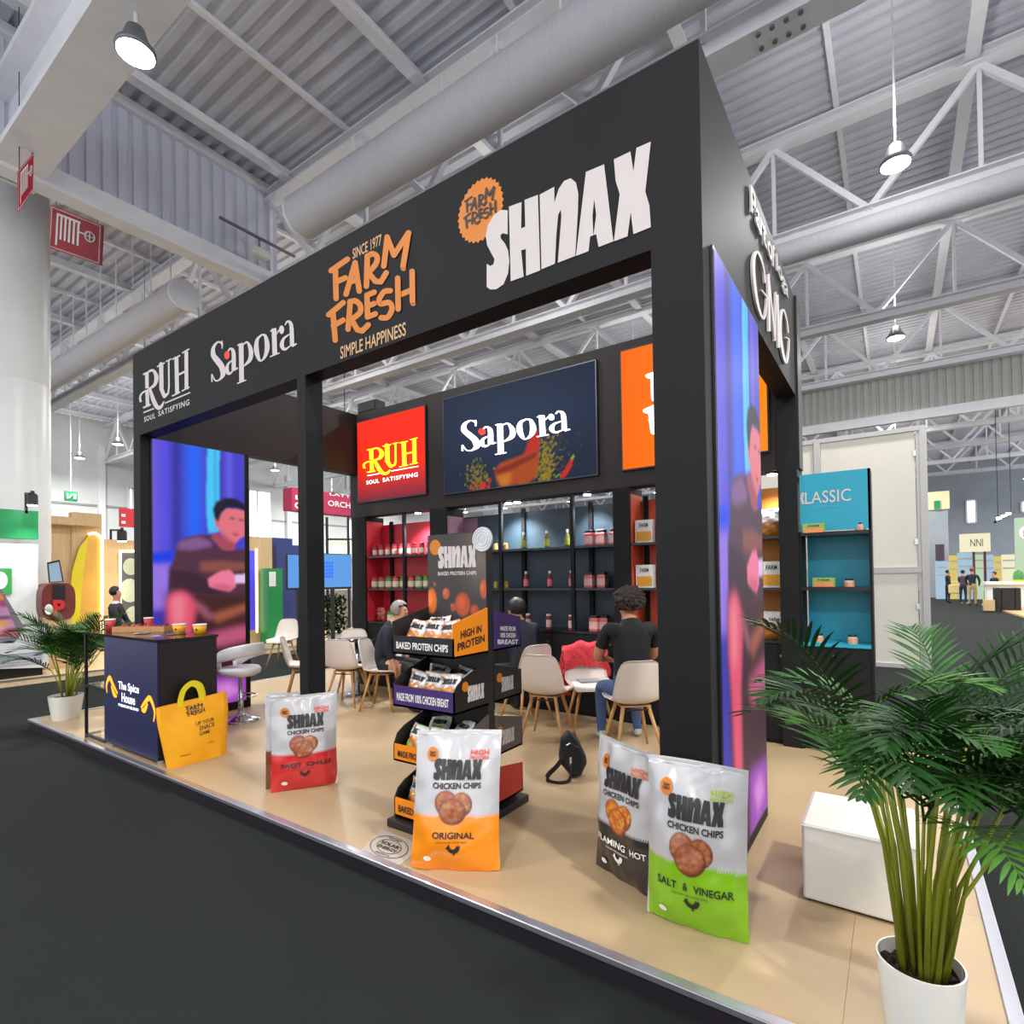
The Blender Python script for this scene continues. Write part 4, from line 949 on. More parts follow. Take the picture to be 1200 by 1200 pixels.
t = thing('wooden_tray', 'wooden tray of red crisps on the counter', 'tray', (-5.42,-.2,ZC))
ux = Vector((.83,.55,0)); uy = Vector((-.55,.83,0)); o0 = Vector((-5.62,-.35,ZC)); tl, tw = .52, .16
M_wood = mat('light_wood', (190,140,92), rough=.5, noise=.15, scale=12, stretch=(1,10,1))
for nm, a0, a1, b0, b1, z0, z1 in (('tray_base',0,tl,0,tw,.001,.01),('tray_side',0,tl,0,.01,.01,.055),('tray_side',0,tl,tw-.01,tw,.01,.055),('tray_side',0,.01,.01,tw-.01,.01,.055),('tray_side',tl-.01,tl,.01,tw-.01,.01,.055)):
    mb = MB(); mb.box(a0,b0,z0,a1,b1,z1); mb.v = [o0 + ux*v.x + uy*v.y + Vector((0,0,v.z)) for v in mb.v]; part(nm, mb, M_wood, t)
M_crisp = mat('red_spiced_crisp', (176,58,44), rough=.6, noise=.3, scale=40)
for i in range(46):
    a = random.uniform(.03, tl-.03); b = random.uniform(.025, tw-.025); z = .03 + .035*random.random(); r = random.uniform(.018,.028)
    R_ = Matrix.Rotation(random.uniform(-.9,.9), 3, 'X') @ Matrix.Rotation(random.uniform(-.9,.9), 3, 'Y'); n = 9
    vs = [R_ @ Vector((r*math.cos(2*PI*k/n), r*.8*math.sin(2*PI*k/n), .004*math.cos(4*PI*k/n))) for k in range(n)]; c = o0 + ux*a + uy*b + Vector((0,0,z))
    cm = MB(); cm.prism([c + v for v in vs], R_ @ Vector((0,0,.003))); o = part('red_crisp', cm, M_crisp); tag(o, 'red spiced crisp heaped in the wooden tray', 'crisp', 'crisps in the wooden tray')
for i, (u, v, sx, sy, a, lb) in enumerate(((176,746,.15,.21,.5,'grey leaflet lying near the counter edge'),(196,744,.15,.21,-.3,'dark printed leaflet on the counter beside the yellow tubs'),(160,743,.12,.16,.9,'small leaflet beside the wooden tray'))):
    p = on(u, v, 'Z', ZC); t = thing('leaflet', lb, 'leaflet', (p.x,p.y+.05,ZC), a, 'leaflets on the counter')
    mb = MB(); mb.box(-sx/2,-sy/2,.0005+.002*i,sx/2,sy/2,.0022+.002*i); part('sheet', mb, mat('leaflet_paper_%d' % i, [(120,112,128),(70,62,92),(150,146,150)][i], rough=.3, noise=.2, scale=20), t, local=True)
    mb = MB(); mb.box(-sx/3,-sy/4,.0024+.002*i,sx/3,sy/4,.0026+.002*i); part('printed_block', mb, mat('leaflet_ink_%d' % i, [(180,176,186),(130,120,160),(90,86,96)][i], rough=.3, noise=.3, scale=30), t, local=True)
# yellow tote bag leaning against the counter side
t = thing('tote_bag', 'yellow tote bag with yellow handles leaning on the counter', 'bag', (-4.28,-.2,0))
M_tote = mat('marigold_fabric', (240,166,12), rough=.75, noise=.04, scale=14, bump=.05); M_hdl = mat('lemon_handle', (226,208,20), rough=.6, noise=.04)
Y0, Y1, TH = -.44, .045, .50
def tf(s, v, side=0):
    yy = (Y0+.02)*(1-s) + (Y1-.07)*s; y2 = (Y0-.03)*(1-s) + (Y1+.01)*s; k = min(1, v*1.35)
    bul = .05*math.sin(PI*s)*math.sin(PI*min(1,v*1.1))*(1 if side == 0 else -.3)
    return Vector((-4.23 - .10*v + bul - .085*side*(1-.55*v), yy*(1-k)+y2*k + .10*side*s*(1-.6*v), max(0, v*TH + .035*s*v - .02*math.sin(PI*s)*(1-v)*0)))
mb = MB(); mb.grid(lambda s, v: tf(s, v), 16, 14); tb = part('front_panel', mb, M_tote, t, True)
mb = MB(); mb.grid(lambda s, v: tf(s, v, 1), 16, 14); part('back_panel', mb, M_tote, t, True)
for s in (0, 1): mb = MB(); mb.grid(lambda k, v: tf(s, v)*(1-k) + tf(s, v, 1)*k + Vector((0,(.02 if s else -.02)*math.sin(PI*k),0)), 4, 14); part('gusset', mb, M_tote, t, True)
mb = MB(); mb.grid(lambda s, k: tf(s, 0)*(1-k) + tf(s, 0, 1)*k, 16, 2); part('bottom_panel', mb, M_tote, t)
for side in (0, 1):
    pts = [(.30,.94),(.31,1.05),(.36,1.20),(.47,1.28),(.58,1.22),(.63,1.08),(.64,.96)]; g = stroke(pts, .085, curve=True)
    mb = MB(); mb.flat(g, lambda x, y: tf(x, 1, side) + Vector((.004-.012*side, .012*side, (y-1)*TH)), (.003,0,0)); part('handle', mb, M_hdl, t)
def td(nm, g, m): mb = MB(); mb.flat(subdiv2d(g, .04), lambda x, y: tf(x, y) + Vector((.004,0,0)), step=3e-5); part(nm, mb, m, tb)
td('farm_print', fit2d(FARM_N, .36, .76, .66, .93), M_dark); td('slogan_print', fit2d(text2d('UP YOUR', .01), .48, .60, .80, .655), M_dark); td('slogan_print', fit2d(text2d('SNACK', .01), .53, .51, .82, .58), M_dark); td('slogan_print', fit2d(text2d('GAME', .01), .52, .43, .72, .49), M_dark)
td('address_print', fit2d(text2d('FARM FRESH SNACKS', .01), .18, .16, .36, .185), mat('brown_print', (150,80,20), noise=.03)); td('mark_print', fit2d(text2d('GMG', 0), .70, .26, .80, .29), MATS['brown_print'])

# ================================================================== white pouf cube
t = thing('white_pouf', 'white cube pouf behind the front potted palm', 'pouf', (.52,.56,0))
mb = MB(); mb.box(.311,.338,.012,.75,.80,.365,.012); part('cushion_cube', mb, mat('white_leatherette', (226,224,216), rough=.4, noise=.02, scale=5, bump=.03), t)
mb = MB(); mb.box(.33,.36,0,.73,.78,.012); part('plinth', mb, M_blk, t)
mb = MB()
for a, b in (((.311,.338,.352),(.75,.338,.352)),((.75,.338,.352),(.75,.80,.352)),((.75,.80,.352),(.311,.80,.352)),((.311,.80,.352),(.311,.338,.352))): mb.bar(a, b, .005)
part('seam_piping', mb, M_white, t)
# black sling bag on the floor
t = thing('sling_bag', 'black sling bag standing on the floor behind the display stand', 'bag', (-1.42,1.15,0))
M_nyl = mat('black_nylon', (20,20,23), rough=.5, noise=.2, scale=30, bump=.1)
bx = Vector((.80,.60,0)); byv = Vector((-.60,.80,0)); bo = Vector((-1.37,1.20,0))
mb = MB()
def bagp(s, v):
    a = 2*PI*s; w = .105*(1-.55*max(0,v-.45)/.55)*(0.0001 if v <= 0 or v >= 1 else min(1, (v+.12)*2.4)*min(1, (1-v)*5+.15)); d = .06*(1-.3*v)*(0.0001 if v <= 0 or v >= 1 else 1)
    se = lambda q: math.copysign(abs(q)**.6, q)
    return bo + bx*(w*se(math.cos(a)) - .05*(v-.3)) + byv*(d*se(math.sin(a)) + .03*v) + Vector((0,0,.35*v))
mb.grid(bagp, 28, 18); part('bag_body', mb, M_nyl, t, True)
strap = [bo + bx*a + byv*b + Vector((0,0,c)) for a, b, c in ((-.07,-.06,.20),(-.13,-.09,.12),(-.21,-.10,.045),(-.20,-.12,.008),(-.12,-.16,.006),(-.05,-.13,.02),(-.03,-.085,.12))]
st = [Vector(q) for q in catmull([tuple(q) for q in strap], 5)]
mb = MB()
for a, b in zip(st[:-1], st[1:]): mb.bar(a, b + (b-a)*.15, .008, .034)
part('strap', mb, mat('black_webbing', (24,20,26), rough=.7, noise=.1), t)
mb = MB(); mb.tube([bo + bx*-.03 + byv*-.07 + Vector((0,0,z)) for z in (.10,.17)], .008, 8); part('buckle', mb, M_chrome, t)
mb = MB(); mb.tube([bo + bx*a + byv*(-.055) + Vector((0,0,.27 - abs(a+.03)*.5)) for a in (-.06,-.03,.0,.03)], .004, 6); part('zip', mb, M_chrome, t)

# ================================================================== potted palms
M_pot = mat('white_ceramic_pot', (232,228,220), rough=.25, noise=.015, scale=4); M_soil = mat('dark_soil', (52,40,32), rough=.95, noise=.5, scale=60, bump=.8)
M_stem = mat('yellow_green_cane', (142,148,38), rough=.45, noise=.2, scale=14, stretch=(1,1,.2)); 
def leafmat(nm, c):
    m = mat(nm, c, rough=.5, spec=.22, noise=.28, scale=7); b = m.node_tree.nodes['Principled BSDF']; b.inputs['Transmission Weight'].default_value = 0.0
    return m
M_leaf = [leafmat('palm_leaf_deep', (26,62,20)), leafmat('palm_leaf_mid', (38,82,26)), leafmat('palm_leaf_light', (64,108,34))]
def palm(name, label, x, y, r, hp, nst, sc, seed, spread=1.0, nf=26, cane=(.50,.82)):
    k = random.Random(seed); t = thing(name, label, 'potted plant', (x,y,0), 0, 'potted palms of the stand')
    mb = MB(); mb.lathe((x,y,0), [(.001,0),(r*.76,0),(r*.78,.01),(r*.90,hp*.5),(r,hp-.01),(r*.995,hp),(r*.95,hp),(r*.93,hp-.04),(r*.9,hp-.05)], 40, False); po = part('pot', mb, M_pot, t); smooth_by_angle(po, 50)
    mb = MB(); n = 24
    mb.grid(lambda s, v: Vector((x + r*.92*v*math.cos(2*PI*s), y + r*.92*v*math.sin(2*PI*s), hp-.04 + .012*math.sin(40*s*v+9*v))), n, 8); part('soil', mb, M_soil, t)
    stems = []
    for i in range(nst):
        a = k.uniform(0, 2*PI); q = r*.55*math.sqrt(k.random()); b0 = Vector((x + q*math.cos(a), y + q*math.sin(a), hp-.05)); lean = Vector((math.cos(a), math.sin(a), 0))*k.uniform(.06,.20)*sc*(q/r+.3)
        hh = k.uniform(*cane)*sc; p1 = b0 + lean*.5 + Vector((0,0,hh*.55)); p2 = b0 + lean*1.4 + Vector((0,0,hh)); rr_ = k.uniform(.0042,.0075)*sc**.5
        mb = MB(); mb.tube([b0, p1, p2], [rr_*1.2, rr_, rr_*.7], 7); part('cane', mb, M_stem, t, True); stems.append((p2, a, lean))
    for i in range(nf):
        p0, a0, ln = stems[i % len(stems)]; az = a0 + k.uniform(-.7,.7) if i < nst else 2*PI*(i/nf) + k.uniform(-.3,.3)
        d = Vector((math.cos(az), math.sin(az), 0)); up = k.uniform(.35, 1.0) if i % 5 < 3 else k.uniform(1.3, 2.6)
        Ln = k.uniform(.36,.56)*sc; pts = []; dirv = (d*spread + Vector((0,0,up))).normalized(); p = p0.copy(); ns = 12
        for j in range(ns+1):
            pts.append(p.copy()); p = p + dirv*(Ln/ns); dirv = (dirv + Vector((0,0,-.035 - .13*j/ns)) + d*.03).normalized()
        mb = MB(); mb.tube(pts, [max(.0012, .0042*(1 - j/ns)) for j in range(ns+1)], 5)
        nl = 18
        for side in (-1, 1):
            for j in range(nl):
                f = .12 + .88*j/(nl-1); q = f*ns; i0 = min(ns-1, int(q)); b = pts[i0].lerp(pts[i0+1], q-i0); tn = (pts[i0+1]-pts[i0]).normalized()
                lat = tn.cross(Vector((0,0,1))); lat = lat.normalized()*side if lat.length > .05 else d.cross(Vector((0,0,1)))*side
                ll = Ln*.40*(math.sin(PI*min(1, .18+.80*f))**.7)*k.uniform(.85,1.1); wd = .0070*sc**.7*k.uniform(.8,1.15)
                dd = (lat*(.95-.45*f) + tn*(.5+.55*f) + Vector((0,0,k.uniform(.08,.32)))).normalized(); m_ = []; pp = b.copy()
                nrm = dd.cross(tn); nrm = nrm.normalized() if nrm.length > .01 else Vector((0,0,1)); wv = dd.cross(nrm).normalized()
                for s_ in range(5):
                    g_ = s_/4; ww = wd*(math.sin(PI*(.12+.88*g_))**.8 if g_ < 1 else 0)*.9 + (.0006 if g_ == 1 else 0)
                    m_ += [pp + wv*ww, pp + nrm*(.25*ww), pp - wv*ww]; pp = pp + dd*(ll/4); dd = (dd + Vector((0,0,-.10))).normalized()
                mb.add(m_, [(3*s_+c_, 3*s_+c_+1, 3*s_+c_+4, 3*s_+c_+3) for s_ in range(4) for c_ in (0,1)])
        part('frond', mb, M_leaf[(i*7+seed) % 3 if i % 4 else 0], t, True)
    return t
palm('potted_palm', 'large potted palm in a white pot at the front right corner', .737, -.40, .118, .305, 34, 1.0, 5, 1.0, 50)
palm('potted_palm', 'potted palm in a white pot at the far left corner of the platform', -7.14, -.27, .165, .27, 20, 1.30, 11, .62, 44, (.20,.46))
# ================================================================== chairs, tables, stool
M_shell = mat('warm_white_chair_shell', (224,211,202), rough=.4, noise=.02, scale=4); M_oak = mat('oak_leg', (196,146,92), rough=.5, noise=.12, scale=20, stretch=(1,1,.15))
def interp(P, v):
    q = v*(len(P)-1); i = min(len(P)-2, int(q)); f = q-i; f2 = f
    a, b, c, d = P[max(0,i-1)], P[i], P[i+1], P[min(len(P)-1,i+2)]
    return 0.5*((2*b) + (c-a)*f + (2*a-5*b+4*c-d)*f*f + (3*b-a-3*c+d)*f**3)
CY_ = [.235,.215,.10,-.05,-.15,-.205,-.235,-.26,-.275]; CZ_ = [.425,.452,.438,.430,.452,.53,.64,.75,.83]; CW_ = [.175,.205,.225,.225,.222,.22,.207,.188,.165]
def solid(mb, th):
    """give an open sheet a thickness: offset copy along the vertex normals plus a rim"""
    bm = bmesh.new(); vs = [bm.verts.new(p) for p in mb.v]; bm.verts.ensure_lookup_table()
    for f in mb.f: bm.faces.new([vs[i] for i in f])
    bmesh.ops.recalc_face_normals(bm, faces=bm.faces); bm.normal_update(); bm.verts.index_update(); n = len(vs)
    V = [v.co.copy() for v in bm.verts] + [v.co - v.normal*th for v in bm.verts]
    F = [[v.index for v in f.verts] for f in bm.faces]; F += [[i+n for i in f][::-1] for f in F]
    for e in bm.edges:
        if len(e.link_faces) == 1: i, j = e.verts[0].index, e.verts[1].index; F.append([i, j, j+n, i+n])
    bm.free(); o = MB(); o.add(V, F); return o
def make_chair():
    t = thing('shell_chair', 'x', 'chair', (0,0,0), 0, 'white shell chairs with oak legs')
    def sh(s, v):
        u = 2*s-1; y, z, w = interp(CY_, v), interp(CZ_, v), interp(CW_, v); k = max(0, min(1, (v-.45)/.2))
        corner = 1 - .045*max(0, (v-.8)/.2)*u**6
        return Vector((u*w, y + .07*k*u*u*(1-.4*v), z*corner + .05*(1-k)*abs(u)**2.6*(min(1, v*3))))
    mb = MB(); mb.grid(sh, 14, 22); part('shell', solid(mb, .012), M_shell, t, True, local=True)
    mb = MB(); mb.grid(lambda s, v: Vector(((2*s-1)*.185*math.sqrt(max(0.02, 1-(2*v-1)**4*.5)), -.13+.34*v, .462 + .018*(1-abs(2*s-1)**4)*(1-abs(2*v-1)**4))), 10, 10); part('seat_pad', mb, M_white, t, True, local=True)
    for sx in (-1,1):
        for sy in (-1,1):
            mb = MB(); mb.tube([(sx*.11, sy*.10, .425), (sx*.21, sy*.205+.0, .0)], [.018,.011], 10); part('leg', mb, M_oak, t, True, local=True)
    for sx in (-1,1): mb = MB(); mb.bar((-.13,sx*.115,.39), (.13,sx*.115,.39), .012); part('cross_brace', mb, M_black, t, local=True)
    mb = MB(); mb.box(-.13,-.12,.415,.13,.12,.428); part('mount_plate', mb, M_oak, t, local=True)
    return t
chair0 = make_chair(); first = [True]
def chair(x, y, fwd, label):
    rz = math.atan2(-fwd[0], fwd[1])
    if first[0]: first[0] = False; o = chair0; o.location = (x,y,0); o.rotation_euler = (0,0,rz)
    else: o = dup(chair0, (x,y,0), rz)
    o['label'] = label; return o
chair(-1.22, 2.00, (-.66,.75), 'white shell chair under the man in the black t-shirt')
chair(-2.05, 1.95, (-.22,.97), 'empty white shell chair seen from behind beside the display stand')
chair(-1.86, 2.45, (.62,-.78), 'white shell chair with a red jacket over its back')
chair(-2.62, 2.45, (-.85,.35), 'white shell chair behind the purple tray sign')
chair(-5.55, 1.72, (.62,.78), 'white shell chair left of the middle post')
chair(-4.92, 1.92, (-.35,.93), 'white shell chair right of the middle post with its back to the aisle')
chair(-5.62, 2.58, (.75,-.66), 'white shell chair facing the aisle behind the dark glass table')
chair(-4.38, 2.00, (.9,.42), 'white shell chair under the grey-haired person')
chair(-4.86, 2.52, (-.6,-.8), 'white shell chair mostly hidden beside the grey-haired person')
# outside, on the neighbouring stand
po = on(338, 752, 'Z', 0); chair(-8.6, 3.4, (.5,-.85), 'white chair standing beyond the left side of the stand')
def round_table(x, y, z, r, label):
    t = thing('round_table', label, 'table', (x,y,0), 0, 'round meeting tables')
    mb = MB(); mb.lathe((x,y,z-.015), [(.001,0),(r-.008,0),(r,.008),(r-.004,.015),(.001,.015)], 36, False); part('table_top', mb, M_smoke, t, True)
    mb = MB(); mb.lathe((x,y,.02), [(.035,0),(.03,z-.04)], 14); part('table_column', mb, M_chrome, t, True)
    mb = MB(); mb.lathe((x,y,0), [(.22,0),(.22,.008),(.05,.03),(.03,.04)], 28); part('table_foot', mb, M_chrome, t, True)
round_table(-5.28, 2.36, .745, .28, 'round dark glass table between the white chairs at the left')
# bar stool
t = thing('bar_stool', 'white bar stool with curved armrest and chrome trumpet base', 'stool', (-5.30,.76,0))
bx0, by0 = -5.30, .76
mb = MB(); mb.lathe((bx0,by0,0), [(.20,0),(.20,.012),(.16,.022),(.07,.05),(.035,.085),(.03,.10)], 36); part('base', mb, M_chrome, t, True)
mb = MB(); mb.lathe((bx0,by0,.09), [(.028,0),(.028,.20),(.022,.205),(.022,.40)], 18); part('gas_column', mb, M_chrome, t, True)
mb = MB(); ring = [(bx0+.16*math.cos(a), by0+.16*math.sin(a), .27) for a in np.linspace(.3, PI-.3, 9)]; mb.tube([(bx0,by0,.27)] + ring + [(bx0,by0,.27)], .009, 8); part('footrest', mb, M_chrome, t, True)
M_lth = mat('white_leather', (228,227,230), rough=.35, noise=.02, scale=5)
mb = MB(); mb.lathe((bx0,by0,.495), [(.001,0),(.15,.0),(.205,.03),(.215,.07),(.19,.10),(.001,.105)], 32, False); part('seat', mb, M_lth, t, True)
def armr(s, v):
    a = math.radians(-150 + 300*s) + .25; e = abs(2*s-1); top = .865 - .17*e**2.2; bot = .735 - .13*e**1.5 if e < .72 else .735-.13*.72**1.5 - (e-.72)/.28*.10
    r_ = .225 + .035*v*(1-e) + .0*e; th = 2*PI*v; zc = (top+bot)/2; hz = (top-bot)/2
    return Vector((bx0 + (r_ + .024*math.cos(th))*math.cos(a), by0 + (r_ + .024*math.cos(th))*math.sin(a), zc + hz*math.sin(th)))
mb = MB(); mb.grid(armr, 48, 14); part('armrest_back', mb, M_lth, t, True)
mb = MB()
for a_ in (-150, 150):
    a = math.radians(a_)+.25; mb.tube([(bx0+.225*math.cos(a), by0+.225*math.sin(a), .64), (bx0+.21*math.cos(a), by0+.21*math.sin(a), .54)], .026, 10)
part('armrest_joint', mb, M_lth, t, True)

# ================================================================== people
def skin_figure(J, E, mats, cls, sub=2):
    """J name -> (pos, radius); E edges; mats list; cls edge index -> material index.  One continuous skinned surface."""
    names_ = list(J); idx = {n: i for i, n in enumerate(names_)}
    me = bpy.data.meshes.new('skel'); me.from_pydata([J[n][0] for n in names_], [(idx[a], idx[b]) for a, b in E], [])
    o = bpy.data.objects.new('skel', me); C.objects.link(o)
    m = o.modifiers.new('s', 'SKIN'); m.use_smooth_shade = True
    for i, n in enumerate(names_):
        r = J[n][1]; sv = me.skin_vertices[0].data[i]; sv.radius = (r, r) if not isinstance(r, tuple) else r; sv.use_root = (i == 0)
    s = o.modifiers.new('b', 'SUBSURF'); s.levels = sub; s.render_levels = sub
    dg = bpy.context.evaluated_depsgraph_get(); ev = o.evaluated_get(dg); out = bpy.data.meshes.new_from_object(ev, depsgraph=dg)
    bpy.data.objects.remove(o); bpy.data.meshes.remove(me)
    A = np.array([J[a][0] for a, b in E], float); B = np.array([J[b][0] for a, b in E], float); out.materials.clear()
    for x in mats: out.materials.append(x)
    for pl in out.polygons:
        c = np.array(pl.center); d = B-A; tt = np.clip(((c-A)*d).sum(1)/((d*d).sum(1)+1e-9), 0, 1); q = np.linalg.norm(A + d*tt[:,None] - c, axis=1)
        pl.material_index = cls(int(q.argmin()), tt[int(q.argmin())], c); pl.use_smooth = True
    return out
def hair_mesh(c, rx, ry, rz, seed, amp, cut):
    bm = bmesh.new(); bmesh.ops.create_icosphere(bm, subdivisions=5 if amp > .1 else 4, radius=1); k = np.random.default_rng(seed); W = k.normal(size=(14,3))*(7.5 if amp > .1 else 4.2); ph = k.uniform(0,6,14)
    for v in bm.verts:
        p = v.co.copy(); n_ = sum(math.sin(float(W[i] @ np.array(p))*1.6 + ph[i]) for i in range(14))/14; s = 1 + amp*n_*2; v.co = Vector((c[0] + p.x*rx*s, c[1] + p.y*ry*s, c[2] + p.z*rz*s))
    bmesh.ops.delete(bm, geom=[v for v in bm.verts if cut(v.co)], context='VERTS'); bm.verts.index_update()
    mb = MB(); mb.add([v.co for v in bm.verts], [[v.index for v in f.verts] for f in bm.faces]); bm.free(); return mb
M_skin = mat('light_brown_skin', (190,132,102), rough=.5, noise=.05, scale=20); M_tee = mat('black_cotton', (20,19,21), rough=.85, noise=.2, scale=20, bump=.15)
M_jean = mat('blue_denim', (58,78,118), rough=.8, noise=.2, scale=40); M_hair = mat('dark_brown_curls', (42,30,24), rough=.7, noise=.5, scale=50, bump=.6); M_shoe = mat('pale_sneaker', (176,180,172), rough=.5, noise=.1)
M_navyc = mat('navy_cloth', (30,34,50), rough=.8, noise=.15, scale=20); M_trs = mat('charcoal_trousers', (36,34,40), rough=.8, noise=.1); M_grey = mat('grey_hair', (150,146,140), rough=.6, noise=.3, scale=40)
M_shirt = mat('white_shirt', (225,225,228), rough=.7, noise=.03)
def seated(name, label, x, y, fwd, H_, mats, hair, sleeve, lean=.08, turn=0.0, arms='fwd', kneew=.16, head_dz=0, hand=True):
    """seated adult: fwd = facing direction of the torso; mats = (top, legs, skin, shoe)"""
    f = Vector((fwd[0], fwd[1], 0)).normalized(); r = Vector((f.y, -f.x, 0)); b = Vector((x, y, 0)); U = Vector((0,0,1)); hh = H_ - 1.34; cu = 1.45 if hair[2] == 'curl' else 1.08
    ht = (Matrix.Rotation(turn, 3, 'Z') @ f)
    def P(a, c, z): return b + f*a + r*c + U*z
    sh = 1.03 + hh; J = {}
    J['pelvis'] = (P(-.02,0,.54), (.15,.12)); J['waist'] = (P(.0,0,.70), (.16,.12)); J['chest'] = (P(.02+lean*.6,0,.90+hh*.6), (.185,.12)); J['neck0'] = (P(.03+lean,0,1.085+hh), (.085,.08)); J['neck1'] = (P(.04+lean*1.2,0,1.125+hh), .06)
    hc = P(.06+lean*1.4,0,1.225+hh+head_dz); J['jaw'] = (hc + ht*.02 - U*.055, (.068,.075)); J['skull'] = (hc + U*.02, (.082,.098)); J['crown'] = (hc + U*.085, (.05,.06))
    J['nose'] = (hc + ht*.108 - U*.01, .012)
    E = [('pelvis','waist'),('waist','chest'),('chest','neck0'),('neck0','neck1'),('neck1','jaw'),('jaw','skull'),('skull','crown'),('skull','nose')]
    for s, n in ((-1,'l'),(1,'r')):
        J['sh'+n] = (P(.02+lean,s*.205,sh), .074); 
        if arms == 'fwd': J['el'+n] = (P(.14+lean,s*.265,.78+hh*.4), .05); J['wr'+n] = (P(.34+lean,s*.13,.76), .031)
        elif arms == 'down': J['el'+n] = (P(.04+lean,s*.26,.77+hh*.4), .048); J['wr'+n] = (P(.18,s*.24,.60), .031)
        wr = J['wr'+n][0]; ad = (wr - J['el'+n][0]).normalized(); J['pm'+n] = (wr + ad*.07, (.034,.02))
        E += [('chest','sh'+n),('sh'+n,'el'+n),('el'+n,'wr'+n),('wr'+n,'pm'+n)]
        sd = ad.cross(U).normalized()
        for q, (o1, ln, a2) in enumerate(((-.028,.075,0),(-.010,.085,0),(.010,.08,0),(.027,.062,0))):
            J['f%d%s' % (q,n)] = (wr + ad*(.085+ln*.45) + sd*o1*1.2, .0095); J['g%d%s' % (q,n)] = (wr + ad*(.085+ln) + sd*o1*1.35 - U*.025, .008); E += [('pm'+n,'f%d%s' % (q,n)),('f%d%s' % (q,n),'g%d%s' % (q,n))]
        J['t0'+n] = (wr + ad*.045 - sd*s*.045, .010); J['t1'+n] = (wr + ad*.085 - sd*s*.055 - U*.01, .0085); E += [('wr'+n,'t0'+n),('t0'+n,'t1'+n)]
        J['hp'+n] = (P(.02,s*.10,.53), .095); J['kn'+n] = (P(.44,s*kneew,.50), .066); J['an'+n] = (P(.40,s*kneew*1.1,.10), .042); J['he'+n] = (P(.37,s*kneew*1.1,.045), .038); J['to'+n] = (P(.56,s*kneew*1.25,.035), .034)
        E += [('pelvis','hp'+n),('hp'+n,'kn'+n),('kn'+n,'an'+n),('an'+n,'he'+n),('he'+n,'to'+n)]
    def cls(e, t_, c):
        a, bb = E[e]
        if a in ('neck1','jaw','skull'): return 2
        if a == 'neck0': return 2 if t_ > .02 else 0
        if a[:2] == 'sh': return 0 if (sleeve == 'long' or t_ < .62) else 2
        if a[:2] == 'el': return 0 if (sleeve == 'long' and t_ < .9) else 2
        if a[:2] in ('wr','pm') or a[0] in 'fg' or a[:2] in ('t0','t1'): return 2
        if a == 'pelvis' and bb[:2] == 'hp' or a[:2] in ('hp','kn'): return 1
        if a[:2] in ('an','he'): return 3 if a == 'he'+a[2:] or t_ > .5 else 1
        if a == 'pelvis': return 1 if t_ < .25 else 0
        return 0
    me = skin_figure(J, E, mats, cls)
    t = thing(name, label, 'person', b, 0)
    inv = WM[t].inverted(); me.transform(inv); bo_ = bpy.data.objects.new('body', me); link(bo_, t); WM[bo_] = WM[t]
    hm, amp, kind = hair
    fc = hc + ht*.03
    part('hair', hair_mesh(hc + U*.035 - ht*.012, .098*cu, .098*cu, .098*(1.3 if kind == 'curl' else 1.04), 3, amp, lambda p: (p - hc).dot(ht) > .045 and p.z < hc.z + .075 or p.z < hc.z - (.055 if kind != 'long' else .16) ), hm, t, True)
    for s in (-1,1):
        ear = hc + Matrix.Rotation(s*PI/2, 3, 'Z') @ ht*.082 - U*.005 ; mb = MB(); mb.lathe(ear, [(.001,-.03),(.012,-.022),(.016,0),(.014,.02),(.001,.03)], 8, False); part('ear', mb, mats[2], t, True)
        ey = hc + ht*.088 + Matrix.Rotation(PI/2, 3, 'Z') @ ht*(.032*s) + U*.022; mb = MB(); mb.lathe(ey, [(.001,-.008),(.009,-.004),(.01,0),(.009,.004),(.001,.008)], 8, False); part('eye', mb, M_black, t, True)
    mo = hc + ht*.092 - U*.062; sdv = Matrix.Rotation(PI/2, 3, 'Z') @ ht; mb = MB(); mb.tube([mo - sdv*.022 - ht*.008, mo, mo + sdv*.022 - ht*.008], .005, 6); part('mouth', mb, mat('lip', (150,84,76), noise=.05), t, True)
    return t
seated('person', 'seated person in a black t-shirt and jeans seen from behind', -1.22, 2.02, (-.66,.75), 1.40, (M_tee, M_jean, M_skin, M_shoe), (M_hair, .17, 'curl'), 'short', lean=.02, turn=.40)
seated('person', 'grey-haired person in navy seated behind the display stand', -4.36, 2.02, (.9,.42), 1.27, (M_navyc, M_trs, mat('fair_skin', (206,152,124), rough=.5, noise=.05), M_black), (M_grey, .04, 'short'), 'long', lean=.10, turn=-.2, arms='down')
seated('person', 'dark-haired person in dark clothes sitting behind the purple tray sign', -2.66, 2.46, (-.85,.35), 1.30, (M_navyc, M_trs, M_skin, M_black), (mat('black_hair', (26,24,26), rough=.5, noise=.3, scale=40), .04, 'long'), 'long', lean=.05, turn=.2)
